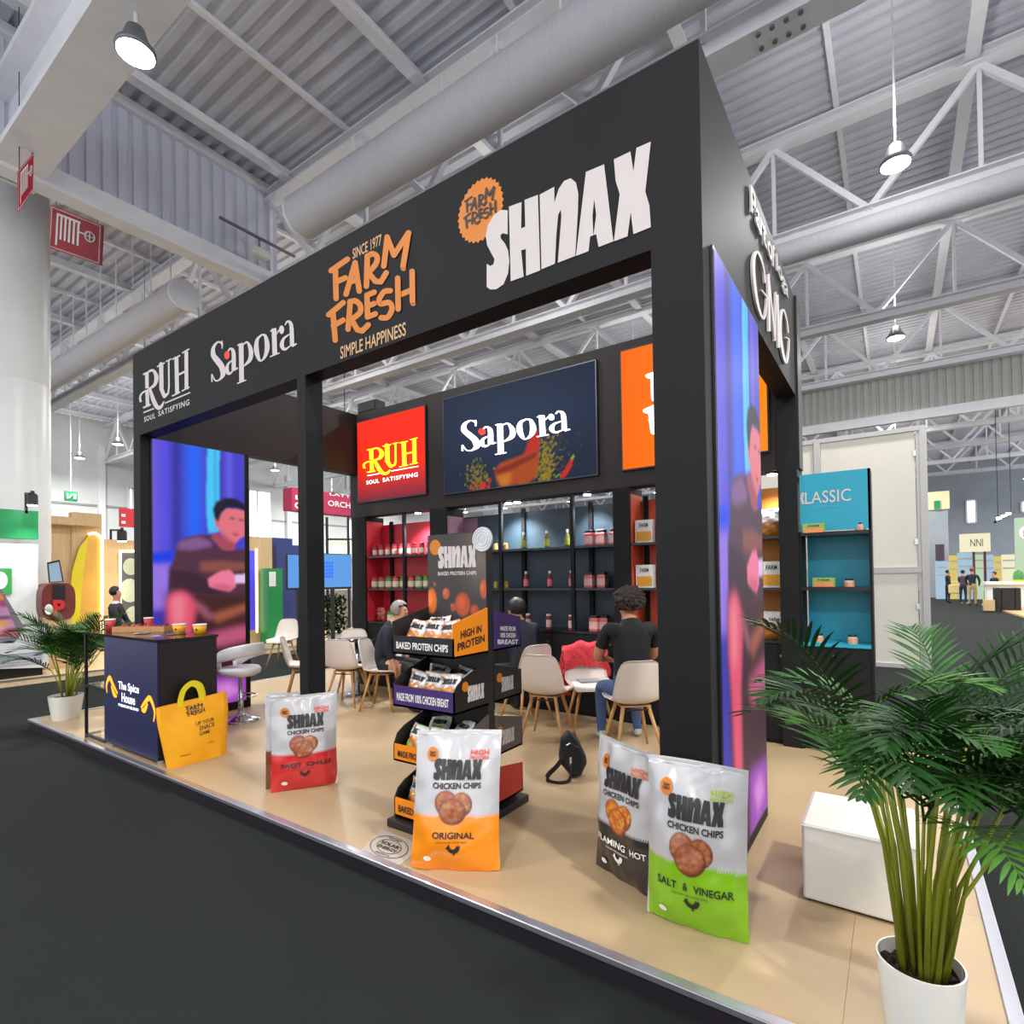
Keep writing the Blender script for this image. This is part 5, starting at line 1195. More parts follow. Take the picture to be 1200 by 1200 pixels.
# red jacket over the chair back
t = thing('red_jacket', 'red textured jacket hung over a white chair back', 'jacket', (-1.84,2.5,.5))
M_jk = mat('coral_red_fleece', (206,58,66), rough=.9, noise=.3, scale=60, bump=.8); jf = Vector((.62,-.78,0)).normalized(); jr = Vector((jf.y,-jf.x,0)); jb = Vector((-1.86,2.45,0))
def jk(s, v):
    a = (s-.5)*2; k = v; y = -.29 + (.06*math.sin(PI*k) if k < .5 else .06); drop = abs(k-.42)
    z = .865 - (max(0,.42-k)*1.25) - (max(0,k-.42)*.45) - .09*a**4 + .012*math.sin(8*a); off = -.035 if k < .42 else .075
    w_ = .235 + .05*max(0,.42-k)*2 + .02*math.sin(7*k)
    bl = .5 + .5*math.tanh((k-.42)*14); off = -.045*(1-bl) + .10*bl
    return jb + jr*(a*w_ + .012*math.sin(13*k)) + jf*(-.265 + off + .015*math.sin(9*a+6*k) + (.03*a*a)) + Vector((0,0,max(.3, z)))
mb = MB(); mb.grid(jk, 24, 30); part('jacket_cloth', solid(mb, .018), M_jk, t, True)
mb = MB(); mb.tube([jb + jr*(.17) + jf*(-.33+.0*q) + Vector((0,0,.80-.13*q)) for q in range(5)], [.05,.055,.05,.045,.04], 12); part('sleeve', mb, M_jk, t, True)
t = thing('grey_folder', 'grey folder lying on the seat of the chair with the red jacket', 'folder', jb + jf*.0 + Vector((0,0,.484)))
mb = MB(); mb.prism([jb + jr*a + jf*c + Vector((0,0,.484)) for a, c in ((-.10,-.10),(.12,-.06),(.10,.10),(-.12,.06))], (0,0,.012)); part('folder_cover', mb, mat('grey_card', (150,150,156), rough=.4, noise=.03), t)

# ================================================================== goods on the shelves
SH_Z = [1.880, 1.410, .930]
def jar(nm, w, h, body, lid, band, cat, lidh=.2, square=False):
    r = thing(nm, 'x', cat, (0,0,0)); n = 4 if square else 14; a0 = PI/4 if square else 0
    def lt(pr): 
        m = MB(); vs = [Vector((q*math.cos(2*PI*k/n+a0), q*math.sin(2*PI*k/n+a0), z)) for q, z in pr for k in range(n)]
        m.add(vs, [(i*n+k, i*n+(k+1)%n, (i+1)*n+(k+1)%n, (i+1)*n+k) for i in range(len(pr)-1) for k in range(n)] + [tuple(range(n))[::-1], tuple((len(pr)-1)*n+k for k in range(n))]); return m
    R_ = w/2*(1.3 if square else 1); hb = h*(1-lidh)
    part('jar_body', lt([(R_*.94,0),(R_,.01),(R_,hb*.9),(R_*.86,hb)]), body, r, local=True)
    part('lid', lt([(R_*.84,hb),(R_*.88,hb+.004),(R_*.88,h-.004),(R_*.8,h)]), lid, r, local=True)
    part('label_band', lt([(R_*1.015,hb*.18),(R_*1.015,hb*.72)]), band, r, local=True)
    return r
def bottle(nm, w, h, body, cap, band):
    r = thing(nm, 'x', 'bottle', (0,0,0)); mb = MB(); R_ = w/2
    mb.lathe((0,0,0), [(R_*.9,0),(R_,.01),(R_,h*.62),(R_*.5,h*.76),(R_*.42,h*.86)], 14); part('bottle_body', mb, body, r, True, local=True)
    mb = MB(); mb.lathe((0,0,h*.85), [(R_*.5,0),(R_*.5,h*.15)], 12); part('cap', mb, cap, r, local=True)
    mb = MB(); mb.lathe((0,0,h*.12), [(R_*1.02,0),(R_*1.02,h*.4)], 14, False); part('label_band', mb, band, r, local=True); return r
def pouch(nm, w, h, low, top):
    r = thing(nm, 'x', 'pouch', (0,0,0)); fr, ww, n = bag_front((-w/2,0,0), (w/2,0,0), h, w*.22, 0, seed=int(w*1000))
    p = Pic(14, 18, 1, 1, top); p.mix((p.Y < .5).astype(float), low); p.ell(.5, .42, .3, .2, tuple(int(c*.7) for c in low), .5, .6)
    b = p.obj('pouch_front', lambda s, v: fr(s, v), M_film, r); mb = MB(); mb.grid(lambda s, v: fr(s, v, -1), 8, 10); part('pouch_back', mb, M_silver, r, True)
    mb = MB(); mb.flat(fit2d(text2d('FARM', .02), .3, .66, .7, .78), lambda x, y: fr(x, y) + n*.004); part('brand_print', mb, M_dark, b); return r
def box_pack(nm, w, d, h, m, band):
    r = thing(nm, 'x', 'box', (0,0,0)); mb = MB(); mb.box(-w/2,-d/2,0,w/2,d/2,h); part('carton', mb, m, r, local=True)
    mb = MB(); mb.box(-w*.42,-d/2-.002,h*.08,w*.42,-d/2-.0005,h*.5); part('carton_print', mb, band, r, local=True)
    mb = MB(); mb.flat(fit2d(text2d('FARM', .02), -w*.25, h*.68, w*.25, h*.86), lambda x, y: (x, -d/2-.002, y)); part('brand_print', mb, M_dark, r, local=True); return r
seen = {}
def put(src, x, lv, label, group, dy=.10, rz=0.0):
    o = src if src.name not in seen else dup(src); seen[src.name] = 1
    o.location = (x, BY+dy, SH_Z[lv]); o.rotation_euler = (0,0,rz); o['label'] = label; o['group'] = group; return o
g1 = lambda nm, c, **k: mat(nm, c, rough=.4, noise=.12, scale=30, **k)
j_red = jar('spice_jar', .075, .16, g1('red_spice', (170,52,48)), g1('crimson_lid', (150,30,40)), g1('cream_label', (216,200,190)), 'jar')
j_grn = jar('spice_tub', .115, .17, g1('green_spice', (84,132,62)), g1('green_lid', (60,110,50)), g1('pale_label', (206,200,170)), 'jar', .15)
j_pnk = jar('spice_tub', .115, .17, g1('rose_spice', (186,66,70)), g1('red_lid', (160,40,46)), MATS['pale_label'], 'jar', .15)
j_ylw = jar('seasoning_tin', .055, .085, g1('olive_spice', (168,164,40)), g1('gold_lid', (170,150,70)), g1('ochre_label', (196,176,60)), 'jar')
j_amb = jar('seasoning_tin', .055, .085, g1('amber_spice', (206,142,70)), MATS['gold_lid'], g1('tan_label', (214,170,110)), 'jar')
b_grn = bottle('sauce_bottle', .06, .20, g1('olive_glass', (84,88,40)), g1('cream_cap', (226,222,206)), g1('lime_label', (140,146,40)))
b_red = bottle('sauce_bottle', .06, .20, g1('dark_red_glass', (120,40,46)), MATS['cream_cap'], g1('rose_label', (214,120,120)))
s_tall = jar('spice_shaker', .065, .175, g1('wine_shaker', (140,34,46)), g1('white_cap', (226,222,220)), g1('shaker_label', (226,196,190)), 'shaker', .12)
c_pink = jar('candy_jar', .105, .175, g1('salmon_pink_jar', (214,106,112)), g1('black_lid', (30,28,30)), g1('blush_label', (226,176,170)), 'jar', .17, True)
bp = box_pack('snack_carton', .19, .07, .24, g1('white_carton', (228,226,220)), g1('amber_carton', (232,160,30)))
pw = pouch('snack_pouch', .22, .26, (196,122,40), (226,226,226)); pr_ = pouch('red_pouch', .17, .20, (176,52,40), (200,90,70))
def cup(nm, w, h, c1): return jar(nm, w, h, g1('frosted_tub_%d' % c1[0], c1), g1('black_tub_lid', (34,34,40)), g1('salmon_label', (226,150,120)), 'tub', .22)
t_s = cup('deli_tub', .075, .075, (196,190,160)); t_m = box_pack('deli_pack', .17, .06, .085, g1('green_deli_card', (150,170,80)), g1('orange_deli_print', (226,140,90)))
GR = 'goods on the red shelves'; GB = 'goods on the blue shelves'
ordn = ['first','second','third','fourth','fifth','sixth','seventh','eighth','ninth']
for i, x in enumerate(np.linspace(-5.60,-4.52,9)): put(j_red, x, 0, 'small red spice jar on the top red shelf, %s from the left' % ordn[i], GR)
for i, x in enumerate(np.linspace(-5.60,-4.56,8)): put(j_grn if i in (2,4,6,7) else j_pnk, x, 1, '%s spice tub on the middle red shelf, %s from the left' % ('green' if i in (2,4,6,7) else 'rose', ordn[i]), GR)
put(pr_, -5.50, 2, 'red crinkled pouch on the lowest red shelf', GR, .12); put(j_grn, -5.28, 2, 'green spice tub on the lowest red shelf', GR); put(j_pnk, -5.10, 2, 'rose spice tub on the lowest red shelf behind the grey-haired person', GR)
def xs_at(us, lv): return [on(u, 650, 'Y', BY+.1).x for u in us]
for lv in (0, 1):
    for i, x in enumerate(xs_at((581,593), lv)): put(j_amb if lv == 0 else j_ylw, x, lv, '%s seasoning tin %s the stand header on the %s blue shelf' % ('amber' if lv == 0 else 'olive', 'next to' if i == 0 else 'second from', 'top' if lv == 0 else 'middle'), GB)
for i, x in enumerate(xs_at((614,641,665), 0)): put(b_grn, x, 0, 'olive sauce bottle on the top blue shelf, %s of three' % ordn[i], GB)
for i, x in enumerate(xs_at((616,644,669), 1)): put(b_red, x, 1, 'red labelled sauce bottle on the middle blue shelf, %s of three' % ordn[i], GB)
for i, x in enumerate(xs_at((618,642,668), 2)): put(s_tall, x, 2, 'wine-red spice shaker on the lowest blue shelf, %s of three' % ordn[i], GB)
for lv in (0,1,2):
    for i, x in enumerate(xs_at((690,702) if lv == 0 else (689,702) if lv == 1 else (694,704), lv)): put(c_pink, x, lv, 'salmon pink jar on the %s blue shelf, %s of the pair' % (['top','middle','lowest'][lv], ['left','right'][i]), GB, .14 + .04*i, .0)
put(c_pink, xs_at((719,),0)[0]+.0, 0, 'salmon pink jar half hidden by the right post of the blue niche', GB, .16)
for lv in (0,1): put(bp, on(755-0,630,'Y',BY+.1).x, lv, 'white snack carton with amber print on the %s orange shelf' % ['top','middle'][lv], 'goods on the orange shelves', .12)
xa = on(903,600,'Y',BY+.1).x
put(pw, -.235, 0, 'white and amber snack pouch on the top amber shelf', 'goods on the orange shelves', .12); put(bp, xa+.0, 1, 'white snack carton on the middle amber shelf by the rear post', 'goods on the orange shelves', .12); put(pw, -.225, 2, 'white and amber snack pouch on the lowest amber shelf', 'goods on the orange shelves', .12)
GT = 'goods on the teal unit'
put(t_m, .12, 0, 'black-topped deli pack at the left of the upper teal shelf', GT, -.0); put(t_s, .46, 0, 'small deli tub at the right of the upper teal shelf', GT, .03)
put(t_m, .18, 1, 'green deli pack on the middle teal shelf', GT, .08); put(t_s, .37, 1, 'small deli tub on the middle teal shelf', GT, .08)
put(t_s, .13, 2, 'small deli tub at the left of the lowest teal shelf', GT, .08); put(t_s, .385, 2, 'small deli tub at the right of the lowest teal shelf', GT, .08)
# ================================================================== white partition behind the teal unit
M_cream = mat('off_white_partition_panel', (214,210,198), rough=.6, noise=.03, scale=1.5); M_prof = mat('grey_partition_profile', (182,180,178), rough=.4, noise=.03)
pt_ = thing('white_partition', 'tall off-white framed partition wall beyond the teal unit', 'partition wall', (.3,9,FZ))
YP = 9.0; xr = 1.165; xm = on(957,520,'Y',YP).x; zt = 4.0; zm = 1.566; zlo = FZ
for x0, x1 in ((xm+.06, xr-.16), (xm-1.6, xm-.06)):
    for z0, z1 in ((zlo+.06, zm-.05), (zm+.05, zt-.07)):
        mb = MB(); mb.box(x0, YP+.02, z0, x1, YP+.04, z1); part('wall_panel', mb, M_cream, pt_)
for x in (xm, xr-.05, xm-1.66): mb = MB(); mb.box(x-.05, YP-.02, zlo, x+.05, YP+.07, zt); part('frame_post', mb, M_prof, pt_)
mb = MB(); mb.box(xr-.15, YP, zlo, xr-.10, YP+.05, zt); part('frame_post', mb, M_prof, pt_)
for z in (zlo+.03, zm, zt-.035): mb = MB(); mb.box(xm-1.6, YP-.01, z-.04, xr-.1, YP+.06, z+.04); part('frame_rail', mb, M_prof, pt_)
for z in (.9, 2.0, 3.5): mb = MB(); mb.box(xr-.19, YP-.0, z, xr-.15, YP+.03, z+.10); part('panel_clamp', mb, M_chrome, pt_)

# ================================================================== helper for neighbouring stands
def slab(name, label, cat, u0, v0, u1, v1, ax, c, depth, m, group=None, z0=None, parent=None):
    """box whose visible face lies on plane ax = c between two photo corners"""
    a = on(u0, v0, ax, c); b = on(u1, v1, ax, c); zt_, zb_ = max(a.z,b.z), min(a.z,b.z)
    if z0 is not None: zb_ = z0
    mb = MB()
    if ax == 'X': mb.box(c-depth, min(a.y,b.y), zb_, c, max(a.y,b.y), zt_)
    else: mb.box(min(a.x,b.x), c, zb_, max(a.x,b.x), c+depth, zt_)
    o = part(name, mb, m, parent)
    if parent is None: tag(o, label, cat, group)
    elif label: o['label'] = label
    return o
def decal_on(name, u0, v0, u1, v1, ax, c, geo, m, parent, off=.01):
    a = on(u0, v0, ax, c); b = on(u1, v1, ax, c); z0, z1 = min(a.z,b.z), max(a.z,b.z); mb = MB()
    if ax == 'X': y0, y1 = sorted((a.y,b.y)); mb.flat(fit2d(geo, y0, z0, y1, z1), lambda y, z: (c+off, y, z))
    else: x0, x1 = sorted((a.x,b.x)); mb.flat(fit2d(geo, x0, z0, x1, z1), lambda x, z: (x, c-off, z))
    return part(name, mb, m, parent)
M_bgreen = mat('green_fascia', (28,140,80), rough=.4, noise=.04); M_bwhite = mat('bright_white_wall', (228,232,230), rough=.5, noise=.03)
M_maple = mat('maple_veneer', (204,172,126), rough=.5, noise=.10, scale=5, stretch=(1,6,.3)); M_neon = mat('warm_neon_strip', (255,240,200), emit=(255,236,190), estr=4.0)
M_blue = mat('deep_blue_panel', (40,52,120), rough=.45, noise=.04); M_gbox = mat('leaf_green_panel', (34,140,74), rough=.45, noise=.04)
# left neighbour: platform
NX = -11.05
mb = MB(); mb.box(-20, -3.5, FZ, NX, 9.5, -.012); npf = part('platform', mb, mat('pale_wood_floor', (214,190,150), rough=.35, noise=.08, scale=4, stretch=(1,6,1))); npf.name = 'floor_neighbour'; npf['kind'] = 'structure'; npf['label'] = 'pale wooden platform of the neighbouring stand'
mb = MB(); mb.box(NX-.06, -3.5, -.012, NX+.01, 9.5, .004); part('edge_profile', mb, M_alu, npf)
# green and white stall wall with freezer
GX = -12.3
sw_ = thing('stall_wall', 'white stall wall with a green band at the left edge', 'stall wall', (GX,-1,0))
slab('white_wall_panel', None, None, -140, 632, 45, 800, 'X', GX, .12, M_bwhite, z0=-.012, parent=sw_); slab('green_band', None, None, -140, 586, 45, 632, 'X', GX+.02, .16, M_bgreen, parent=sw_)
sg = slab('picture_card', 'green picture card with a white shape on the stall wall', 'card', -10, 666, 14, 696, 'X', GX+.05, .02, mat('grass_green_card', (64,170,78), rough=.4, noise=.05))
decal_on('white_shape', -8, 670, 9, 690, 'X', GX+.05, ell(0,0,1,1,18), M_print, sg)
# spot lamps on the left stalls
def spotcan(u, v, X, label, size=1.0, e=25):
    p = on(u, v, 'X', X); t = thing('spot_can', label, 'spotlight', p, 0, 'black spot cans over the left stalls')
    mb = MB(); mb.lathe(p, [(.10*size,0),(.10*size,.22*size),(.07*size,.26*size)], 14); part('can', mb, M_black, t)
    mb = MB(); mb.lathe(p - Vector((0,0,.012)), [(.09*size,0),(.09*size,.01)], 14); part('lens', mb, M_lampglow, t)
    mb = MB(); mb.bar(p + Vector((0,0,.26*size)), p + Vector((-(p.x+12.3 if X > -13 else p.x+15.05),0,.30*size)), .04); mb.bar(p + Vector((0,0,.26*size)), p + Vector((0,0,.32*size)), .05); xe = -(p.x+12.3 if X > -13 else p.x+15.05); mb.bar(p + Vector((xe,0,.32*size)), p + Vector((xe,0,-.12)), .04); part('bracket', mb, M_black, t)
    Ld = bpy.data.lights.new('spot_light', 'SPOT'); Ld.energy = e; Ld.spot_size = 1.6; Ld.spot_blend = .6; Ld.shadow_soft_size = .06
    lo = bpy.data.objects.new('spot_light', Ld); link(lo, t); lo.location = (0,0,-.03)
spotcan(38, 592, GX+.35, 'black spot can in front of the green band', .8, 60); spotcan(143, 634, -14.4, 'black spot can above the light-framed poster', 1.0, 60)
# freezer
t = thing('ice_cream_freezer', 'grey chest freezer with a slanted glass display at the left edge', 'freezer', (-11.6,-.3,0))
M_frz = mat('light_grey_freezer', (206,208,208), rough=.35, noise=.02); fx0, fx1 = -12.15, -11.35
ye = on(58, 760, 'X', fx1).y; zt0 = on(20, 752, 'X', fx1).z
F3 = lambda pts, dx=0: [on(u, v, 'X', fx1) + Vector((dx,0,0)) for u, v in pts]
mb = MB(); mb.prism(F3([(-180,790),(57,782),(59,742),(55,734),(31,732),(24,746),(17,754),(-180,757)]), (fx0-fx1,0,0)); part('freezer_body', mb, M_frz, t)
mb = MB(); mb.box(fx0+.05,-2.9,-.012,fx1-.06,ye-.08,.14); part('plinth', mb, M_blk, t)
mb = MB(); mb.prism(F3([(-180,688),(3,691),(28,732),(20,751),(-180,755)], -.06), (-.5,0,0)); part('glass_hood', mb, mat('grey_hood_frame', (120,110,120), rough=.3, noise=.05), t)
for i in range(5): mb = MB(); mb.box(fx1, -2.5, .20+.045*i, fx1+.012, ye-.1, .222+.045*i); part('vent_slat', mb, mat('vent_grey', (160,164,172), rough=.4, noise=.03), t)
p = Pic(40, 24, 2.2, .75, (210,150,190)); rr = np.random.default_rng(9)
for _ in range(60): p.ell(rr.uniform(0,2.2), rr.uniform(0,.75), rr.uniform(.05,.22), rr.uniform(.03,.09), [(236,120,60),(240,170,60),(150,70,150),(250,220,230),(110,60,110),(226,70,80)][rr.integers(6)], .5, .8)
y1_ = on(24, 735, 'X', fx1).y; z0_ = on(10, 748, 'X', fx1).z; z1_ = on(0, 695, 'X', fx1).z; ytop = on(3, 693, 'X', fx1).y
p.obj('display_glass_picture', lambda x, y: (fx1-.055, y1_ - 2.2 + x*(1 - (y/.75)*(y1_-ytop)/2.2) , z0_ + (z1_-z0_)*y/.75), mat_attr('lit_freezer_display', rough=.2, estr=.7), t, label='colourful lit display')
# wooden back wall with arch and poster
MX = -15.0
ww = thing('wooden_stall_wall', 'maple veneer stall wall with a yellow arch at the left', 'stall wall', (MX,2,0))
slab('wall_board', None, None, 44, 606, 84, 760, 'X', MX-.05, .15, M_maple, z0=-.012, parent=ww); slab('wall_board', None, None, 84, 600, 120, 760, 'X', MX, .2, M_maple, z0=-.012, parent=ww); slab('wall_board', None, None, 120, 632, 330, 760, 'X', MX-.02, .2, M_maple, z0=-.012, parent=ww)
slab('header_board', None, None, 40, 603, 118, 617, 'X', MX+.25, .3, M_maple, parent=ww)
arch = lambda pts: [(on(u, v, 'X', MX+.03).y, on(u, v, 'X', MX+.03).z) for u, v in pts]
def apart(nm, pts, m, dx): mb = MB(); mb.prism([(MX+.03, y, z) for y, z in arch(pts)], (dx,0,0)); part(nm, mb, m, ww)
apart('arch_panel', [(81,745),(81,700),(84,668),(92,642),(103,627),(112,626),(118,633),(118,745)], mat('orange_arch_panel', (226,170,70), rough=.45, noise=.06, scale=3), .04)
apart('yellow_stripe', [(81,745),(81,700),(84,668),(92,642),(103,627),(98,660),(94,700),(91,745)], mat('yellow_arch_stripe', (226,206,30), rough=.45, noise=.03), .055)
g = stroke(arch([(103,626),(110,625),(115,628),(118,633),(118,745)]), .05); mb = MB(); mb.flat(g, lambda y, z: (MX+.10, y, z), (.02,0,0)); part('neon_edge', mb, M_neon, ww)
ps = slab('light_poster', 'light-framed poster with round figures right of the arch', 'poster', 140, 648, 175, 745, 'X', MX+.06, .04, mat('grey_poster_ground', (96,98,100), rough=.4, noise=.05))
for cu, cv, ru, rv in ((153,664,9,10),(152,692,12,14),(158,722,12,12)):
    gg = [(on(cu+ru*math.cos(a), cv+rv*math.sin(a), 'X', MX+.07).y, on(cu+ru*math.cos(a), cv+rv*math.sin(a), 'X', MX+.07).z) for a in np.linspace(0, 2*PI, 18)[:-1]]
    mb = MB(); mb.flat((gg, [tuple(range(17))]), lambda y, z: (MX+.075, y, z)); part('round_figure', mb, mat('pale_green_print', (206,214,180), rough=.5, noise=.04), ps)
g = stroke(arch([(139,745),(139,646),(176,646)]), .05); mb = MB(); mb.flat(g, lambda y, z: (MX+.11, y, z), (.02,0,0)); part('neon_frame', mb, M_neon, ps)
nb = slab('blue_poster', 'blue poster with white lettering beside the stall wall', 'poster', 45, 648, 61, 700, 'X', MX-.02, .028, mat('royal_blue_print', (36,80,220), rough=.4, noise=.05)); decal_on('poster_lettering', 46, 650, 60, 655, 'X', MX-.03, text2d('choose', .03), M_print, nb); decal_on('poster_lettering', 46, 660, 54, 663, 'X', MX-.03, text2d('fresh', .03), M_print, nb)
decal_on('red_diamond', 46, 670, 56, 683, 'X', MX-.03, poly2d([(0,.5),(.6,0),(1,.5),(.6,1)]), M_red, nb, .02)
# kiosk tablet and barrel
KX = -12.8
kt = thing('tablet_kiosk', 'tilted tablet screen standing behind the red barrel', 'kiosk', on(64, 800, 'X', KX))
q = [on(u, v, 'X', KX) for u, v in ((56,659),(70,656),(75,682),(58,683))]; mb = MB(); mb.prism(q, (-.05,0,0)); part('tablet_frame', mb, M_black, kt)
q = [on(u, v, 'X', KX+.01) for u, v in ((57,661),(69,658.5),(73,681),(59,682))]; mb = MB(); mb.prism(q, (-.012,0,0)); part('tablet_glass', mb, mat('grey_blue_screen', (130,150,170), emit=(110,130,150), estr=.5), kt)
pb = on(66, 683, 'X', KX-.03); mb = MB(); mb.bar((pb.x,pb.y,-.012), (pb.x,pb.y,pb.z), .06); part('kiosk_stand', mb, M_black, kt)
t = thing('red_barrel_stand', 'brown and red barrel shaped product stand behind the left palm', 'display stand', on(68, 770, 'X', -12.0))
c1 = on(69, 705, 'X', -12.0); mb = MB(); ry_ = abs(on(89,705,'X',-12.0).y - on(49,705,'X',-12.0).y)/2; rz_ = abs(on(69,683,'X',-12.0).z - c1.z)
mb.prism([(c1.x, c1.y + ry_*math.copysign(abs(math.cos(a))**.6, math.cos(a)), c1.z + rz_*math.copysign(abs(math.sin(a))**.6, math.sin(a))) for a in np.linspace(0, 2*PI, 33)[:-1]], (-.5,0,0)); part('barrel', mb, mat('dark_red_brown', (110,44,40), rough=.4, noise=.25, scale=6), t)
mb = MB(); mb.box(c1.x, c1.y-ry_*.35, c1.z+rz_*.1, c1.x+.02, c1.y+ry_*.35, c1.z+rz_*.9); part('dark_window', mb, M_black, t)
decal_on('white_emblem', 52, 708, 62, 720, 'X', -11.97, ell(0,0,1,1,16), M_print, t); decal_on('red_letter', 62, 703, 76, 722, 'X', -11.96, text2d('P', .04), mat('bright_red', (206,40,40), noise=.03), t)
mb = MB(); mb.box(c1.x-.5, c1.y-ry_*.8, -.012, c1.x-.02, c1.y+ry_*.8, c1.z-rz_*.6); part('pedestal', mb, M_maple, t)
# exit and hanging signs on the left
sx_ = slab('exit_sign', 'green exit sign high on the pale hall wall at the left', 'sign', 76, 575, 91, 588, 'X', -34, .1, mat('exit_green', (20,130,84), rough=.4, emit=(20,130,84), estr=.25)); decal_on('exit_pictogram', 78, 578, 89, 585, 'X', -34, join2d(stroke([(.1,0),(.1,1)], .16), stroke([(.3,.1),(.5,.9)], .12), ell(.55,.8,.1,.18), poly2d([(.75,0),(1,0),(1,1),(.75,1)])), M_print, sx_, .03)
mb = MB()
e0 = on(83, 575, 'X', -34.05); mb.bar((-34.05,e0.y,e0.z), (-34.05,e0.y,ROOF+.04), .03); part('hanger', mb, M_steel, sx_)
hs = slab('red_hanging_sign', 'small red hanging sign just left of the stand edge', 'sign', 141, 595, 175, 619, 'X', -17, .1, mat('poppy_red', (214,40,52), rough=.4, noise=.03)); decal_on('sign_lettering', 142, 602, 147, 614, 'X', -17, join2d(stroke([(0,.1),(1,.1)], .3), stroke([(0,.8),(1,.8)], .3)), M_print, hs)
h0 = on(171, 597, 'X', -17.05); mb = MB(); mb.bar(h0, (h0.x,h0.y,ROOF+.04), .008); part('hanger', mb, M_black, hs)
# what shows between the left tower and the back wall
NB = -12.6
slab('navy_block', 'navy blue stall block behind the green cabinet', 'stall block', 320, 630, 344, 760, 'X', NB-.6, .6, M_blue, z0=-.012); slab('navy_block', 'lower navy stall block beside the screens', 'stall block', 324, 638, 352, 760, 'X', NB-.3, .25, M_blue, z0=-.012)
gb = slab('green_cabinet', 'tall green cabinet with a white notice left of the middle post', 'cabinet', 314, 666, 332, 765, 'X', NB+.5, .35, M_gbox, z0=-.012); decal_on('white_notice', 315, 670, 323, 687, 'X', NB+.5, poly2d([(0,0),(1,0),(1,1),(0,1)]), M_print, gb)
wp = slab('wood_pylon', 'wood pylon with a blue light strip behind the left tower', 'pylon', 286, 628, 320, 765, 'X', NB+.1, .4, M_maple, z0=-.012); decal_on('blue_panel', 286, 645, 299, 738, 'X', NB+.1, poly2d([(0,0),(1,0),(1,1),(0,1)]), mat('violet_blue_lightpanel', (70,60,200), emit=(70,60,200), estr=.8), wp); decal_on('neon_strip', 299, 643, 302, 741, 'X', NB+.1, poly2d([(0,0),(1,0),(1,1),(0,1)]), M_neon, wp, .02)
M_tv = mat('pale_blue_tv_picture', (40,60,90), emit=(96,156,226), estr=.9, spec=.1)
for u0, v0, u1, v1, lb in ((336,649,363,691,'television with a pale blue picture left of the middle post'),(367,648,412,690,'television with a calendar picture right of the middle post')):
    tv = slab('television', lb, 'television', u0, v0, u1, v1, 'X', -10.4, .06, M_black, group='televisions of the stall behind'); decal_on('tv_picture', u0+.8, v0+1, u1-.8, v1-2.5, 'X', -10.4, poly2d([(0,0),(1,0),(1,1),(0,1)]), M_tv, tv)
    if u0 > 360: decal_on('calendar_block', 378, 658, 390, 677, 'X', -10.4, join2d(*[poly2d([(i*.27,j*.21),(i*.27+.22,j*.21),(i*.27+.22,j*.21+.16),(i*.27,j*.21+.16)]) for i in range(4) for j in range(5)]), mat('mid_blue_pixels', (20,90,220), emit=(20,90,220), estr=.7), tv, .02)
    a = on((u0+u1)/2, v1, 'X', -10.43); mb = MB(); mb.bar((a.x,a.y,FZ), a, .07); mb.box(a.x-.25, a.y-.3, FZ, a.x+.25, a.y+.3, FZ+.03); part('tv_stand', mb, M_black, tv)
lo_ = slab('red_company_sign', 'crimson hanging sign with white lettering behind the middle post', 'sign', 342, 571, 425, 606, 'X', -15.5, .5, mat('crimson_sign', (178,28,80), rough=.4, noise=.03))
decal_on('sign_lettering', 386, 577, 420, 585, 'X', -15.5, text2d('LATTIC', .02), M_print, lo_); decal_on('sign_lettering', 384, 586, 420, 597, 'X', -15.5, text2d('ORCHID', .02), M_print, lo_); decal_on('sign_lettering', 346, 580, 353, 586, 'X', -15.5, text2d('L', .02), M_print, lo_); decal_on('sign_lettering', 345, 588, 356, 597, 'X', -15.5, text2d('O', .02), M_print, lo_)
for u in (352, 405): h0 = on(u, 573, 'X', -15.6); mb = MB(); mb.bar(h0, (h0.x,h0.y,ROOF+.04), .02); part('hanger', mb, M_black, lo_)
gs_ = thing('glass_stall', 'glazed stall with black posts behind the right television', 'stall', on(400, 700, 'X', -14))
for u in (383, 408): a = on(u, 606, 'X', -14); mb = MB(); mb.bar((a.x,a.y,FZ), a, .06); part('post', mb, M_black, gs_)
a = on(383, 632, 'X', -14); b = on(412, 632, 'X', -14); mb = MB(); mb.bar(a, b, .06); part('rail', mb, M_black, gs_)
slab('lit_poster', None, None, 378, 633, 413, 652, 'X', -14.2, .05, mat('bright_poster_print', (214,226,206), emit=(214,226,206), estr=.8, noise=0), parent=gs_)
slab('low_wall', None, None, 378, 692, 413, 760, 'X', -14.2, .05, mat('grey_brown_panel', (160,150,140), noise=.2, scale=3), z0=FZ, parent=gs_)
# shrub in front of it
t = thing('green_shrub', 'dark green shrub behind the right television stand', 'plant', on(392, 752, 'Z', FZ)); pb = on(392, 752, 'Z', FZ); pb = Vector((-10.9, on(392,700,'X',-10.9).y, FZ)); t.location = pb; WM[t] = Matrix.Translation(pb); k = random.Random(4)
mb = MB()
for i in range(1100):
    a = k.uniform(0,2*PI); r_ = .30*math.sqrt(k.random()); z = k.uniform(.25,1.25); r_ *= 1.1-.4*abs(z-.7); c = pb + Vector((r_*math.cos(a), r_*math.sin(a), z)); d = Vector((k.uniform(-1,1),k.uniform(-1,1),k.uniform(-.2,1))).normalized()*.12; s = d.cross(Vector((0,0,1))).normalized()*.03
    mb.add([c, c+d*.5+s, c+d, c+d*.5-s], [(0,1,2,3)])
o = part('foliage', mb, M_leaf[0], t); o['kind'] = 'stuff'; mb = MB(); mb.lathe(pb, [(.16,0),(.2,.3)], 18); part('planter', mb, M_white, t)

